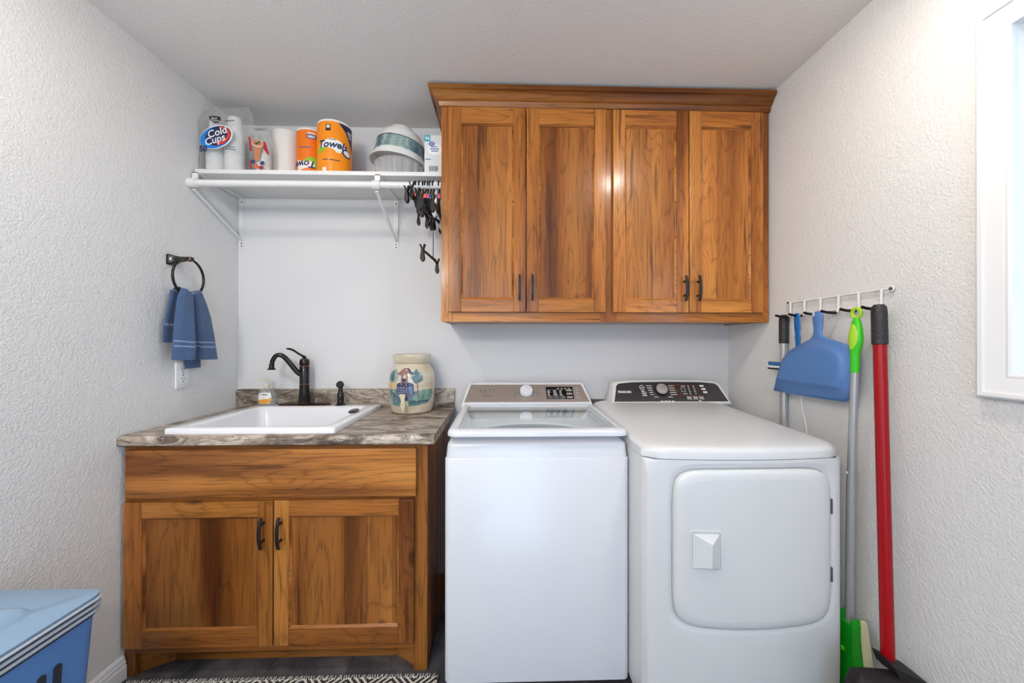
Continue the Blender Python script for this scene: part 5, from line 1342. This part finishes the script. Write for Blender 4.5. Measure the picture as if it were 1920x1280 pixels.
b = MB(); b.prism(gh, lambda u, v, d: Vector((gx + d, u - 0.009, v)), 0.010, -0.020, bev=0.004); ghd = b.build('mop_frame', 'dgreen', gm, smooth=40)
MB().tube([(gx - 0.019, 1.286, 0.205), (gx - 0.027, 1.286, 0.205)], [0.009, 0.007], 12).build('swivel_button', 'green', ghd)
b = MB(); b.prism([(1.262, 0.322), (1.250, 0.322), (1.236, 0.236), (1.228, 0.180), (1.205, 0.06), (1.200, 0.006), (1.222, 0.006), (1.238, 0.12), (1.250, 0.18), (1.258, 0.25)], lambda u, v, d: Vector((gx + d, u - 0.009, v)), 0.024, 0.0105, bev=0.003); b.build('mop_pad', 'pad', gm, smooth=40)
# red broom
bm_ = thing('broom', 'red-poled broom with black grip and black angled head, on the sixth hook', 'broom', (TX, 1.15, 0.03))
MB().tube([(1.218, 1.1860, 1.268), (1.191, 1.136, 0.272)], 0.0172, 20).build('pole', 'red', bm_)
b = MB(); a0, a1 = Vector((1.2178, 1.1855, 1.258)), Vector((1.2214, 1.1920, 1.388)); pts = [a0 + (a1 - a0) * k for k in (0, 0.02, 0.8, 0.93, 0.99, 1.0)]
b.tube(pts, [0.018, 0.0205, 0.0205, 0.019, 0.013, 0.004], 20); b.build('grip', 'grip', bm_)
b = MB(); b.tube([(1.2025, 1.1935, 1.375), (1.2005, 1.1935, 1.375)], 0.0055, 10); b.build('hanging_hole', 'dark', bm_)
b = MB(); rings = []
for x, z0_, z1_, hy in ((1.040, 0.200, 0.262, 0.026), (1.060, 0.195, 0.294, 0.034), (1.11, 0.195, 0.290, 0.036), (1.16, 0.195, 0.284, 0.036), (1.20, 0.195, 0.280, 0.034), (1.232, 0.200, 0.262, 0.028)):
    rings.append([Vector((x, 1.10 + hy * math.cos(a), (z0_ + z1_) / 2 + (z1_ - z0_) / 2 * math.sin(a))) for a in [2 * PI * (k + .5) / 12 for k in range(12)]])
b.loft(rings).build('broom_head', 'broom', bm_, smooth=50)
b = MB(); b.loft([[Vector(q) for q in ((1.152, 1.080, 0.312), (1.246, 1.070, 0.270), (1.246, 1.150, 0.270), (1.158, 1.155, 0.312))], [Vector(q) for q in ((1.168, 1.080, 0.280), (1.240, 1.075, 0.245), (1.240, 1.145, 0.245), (1.168, 1.150, 0.280))]])
b.build('pole_socket', 'broom', bm_, smooth=0)
b = MB(); random.seed(5)
for i in range(30):
    for j in range(4):
        x = 1.044 + 0.185 * i / 29; y = 1.080 + j * 0.014
        dx = random.uniform(-0.008, 0.004) - 0.03 * (1 - i / 29); b.tube([(x, y, 0.205), (x + dx, y + random.uniform(-.01, .01), random.uniform(0.055, 0.075))], [0.0035, 0.0022], 5)
o = b.build('bristles', 'broom', bm_); o['kind'] = 'stuff'

# ------------------------------------------------------------------ blue tote at the left, rug
tz = 0.600
tt = thing('laundry_tote', 'tall light blue lidded plastic bin with ribbed rim, by the left wall at lower left', 'bin', (-1.235, 0.70, 0.0))
TX0, TX1, TY0, TY1 = -1.402, -1.062, 0.34, 1.062
def tring(k, z, r=0.035): return rr3(TX0 + k, TX1 - k, TY0 + k, TY1 - k, r, z)
MB().loft([tring(0.045, 0.0095), tring(0.038, 0.013), tring(0.012, 0.54), tring(0.012, 0.560)]).build('bin_body', 'tote', tt, smooth=45)
xs = -1.0735
for y0_, y1_ in ((0.880, 0.896), (0.912, 0.928), (0.944, 0.960)):
    b = MB(); b.prism(rrect(y0_, y1_, 0.20, 0.482, 0.007, 4), lambda u, v, d: Vector((-1.0725 - (0.54 - v) * 0.0485 + d, u, v)), -0.004, 0.0022); b.build('vent_slot', 'totedk', tt, smooth=0)
for i in range(3):
    z = tz - 0.048 + i * 0.0145
    MB().loft([tring(0.008, z - 0.006), tring(0.008, z)], True, True).build('rim_groove', 'totedk', tt, smooth=45)
    MB().loft([tring(0.006, z), tring(0.001 + 0.001 * (2 - i), z + 0.0015), tring(0.0 + 0.001 * (2 - i), z + 0.005), tring(0.004, z + 0.0085), tring(0.008, z + 0.0085)]).build('rim_ridge', 'totelt', tt, smooth=60)
lidb = MB().loft([tring(0.006, tz - 0.010), tring(0.004, tz - 0.008), tring(0.004, tz - 0.003), tring(0.010, tz), tring(0.085, tz), tring(0.090, tz + 0.007), tring(0.096, tz + 0.0095), tring(0.106, tz + 0.0095), tring(0.112, tz + 0.007), tring(0.117, tz - 0.003), tring(0.125, tz - 0.004)])
lidb.build('lid', 'totelid', tt, smooth=45)
rg_ = thing('woven_rug', 'black and cream diamond-weave rug on the slate floor before the cabinet', 'rug', (-0.82, 0.9, 0.0))
RX0, RX1, RY0, RY1 = -1.40, -0.232, 0.30, 1.452
MB().box(RX0 + 0.004, RX1 - 0.004, RY0 + 0.004, RY1 - 0.012, 0.0006, 0.0085, bev=0.003).build('rug_field', 'rug', rg_)
b = MB()
b.box(RX0, RX1, RY1 - 0.012, RY1, 0.0006, 0.009, bev=0.003); b.box(RX0, RX1, RY0, RY0 + 0.012, 0.0006, 0.009, bev=0.003)
b.box(RX0, RX0 + 0.008, RY0 + 0.012, RY1 - 0.012, 0.0006, 0.009, bev=0.003); b.box(RX1 - 0.008, RX1, RY0 + 0.012, RY1 - 0.012, 0.0006, 0.009, bev=0.003)
b.build('rug_binding', 'rugedge', rg_)
b = MB(); random.seed(9); x = RX0 + 0.02
while x < RX1 - 0.02:
    a = random.uniform(-0.004, 0.004); b.tube([(x + a, RY1 - 0.022, 0.0092), (x - a, RY1 - 0.009, 0.0098), (x - a * 1.3, RY1 - 0.003, 0.0085)], 0.0013, 5); x += random.uniform(0.007, 0.012)
o = b.build('edge_stitching', 'paper', rg_); o['kind'] = 'stuff'
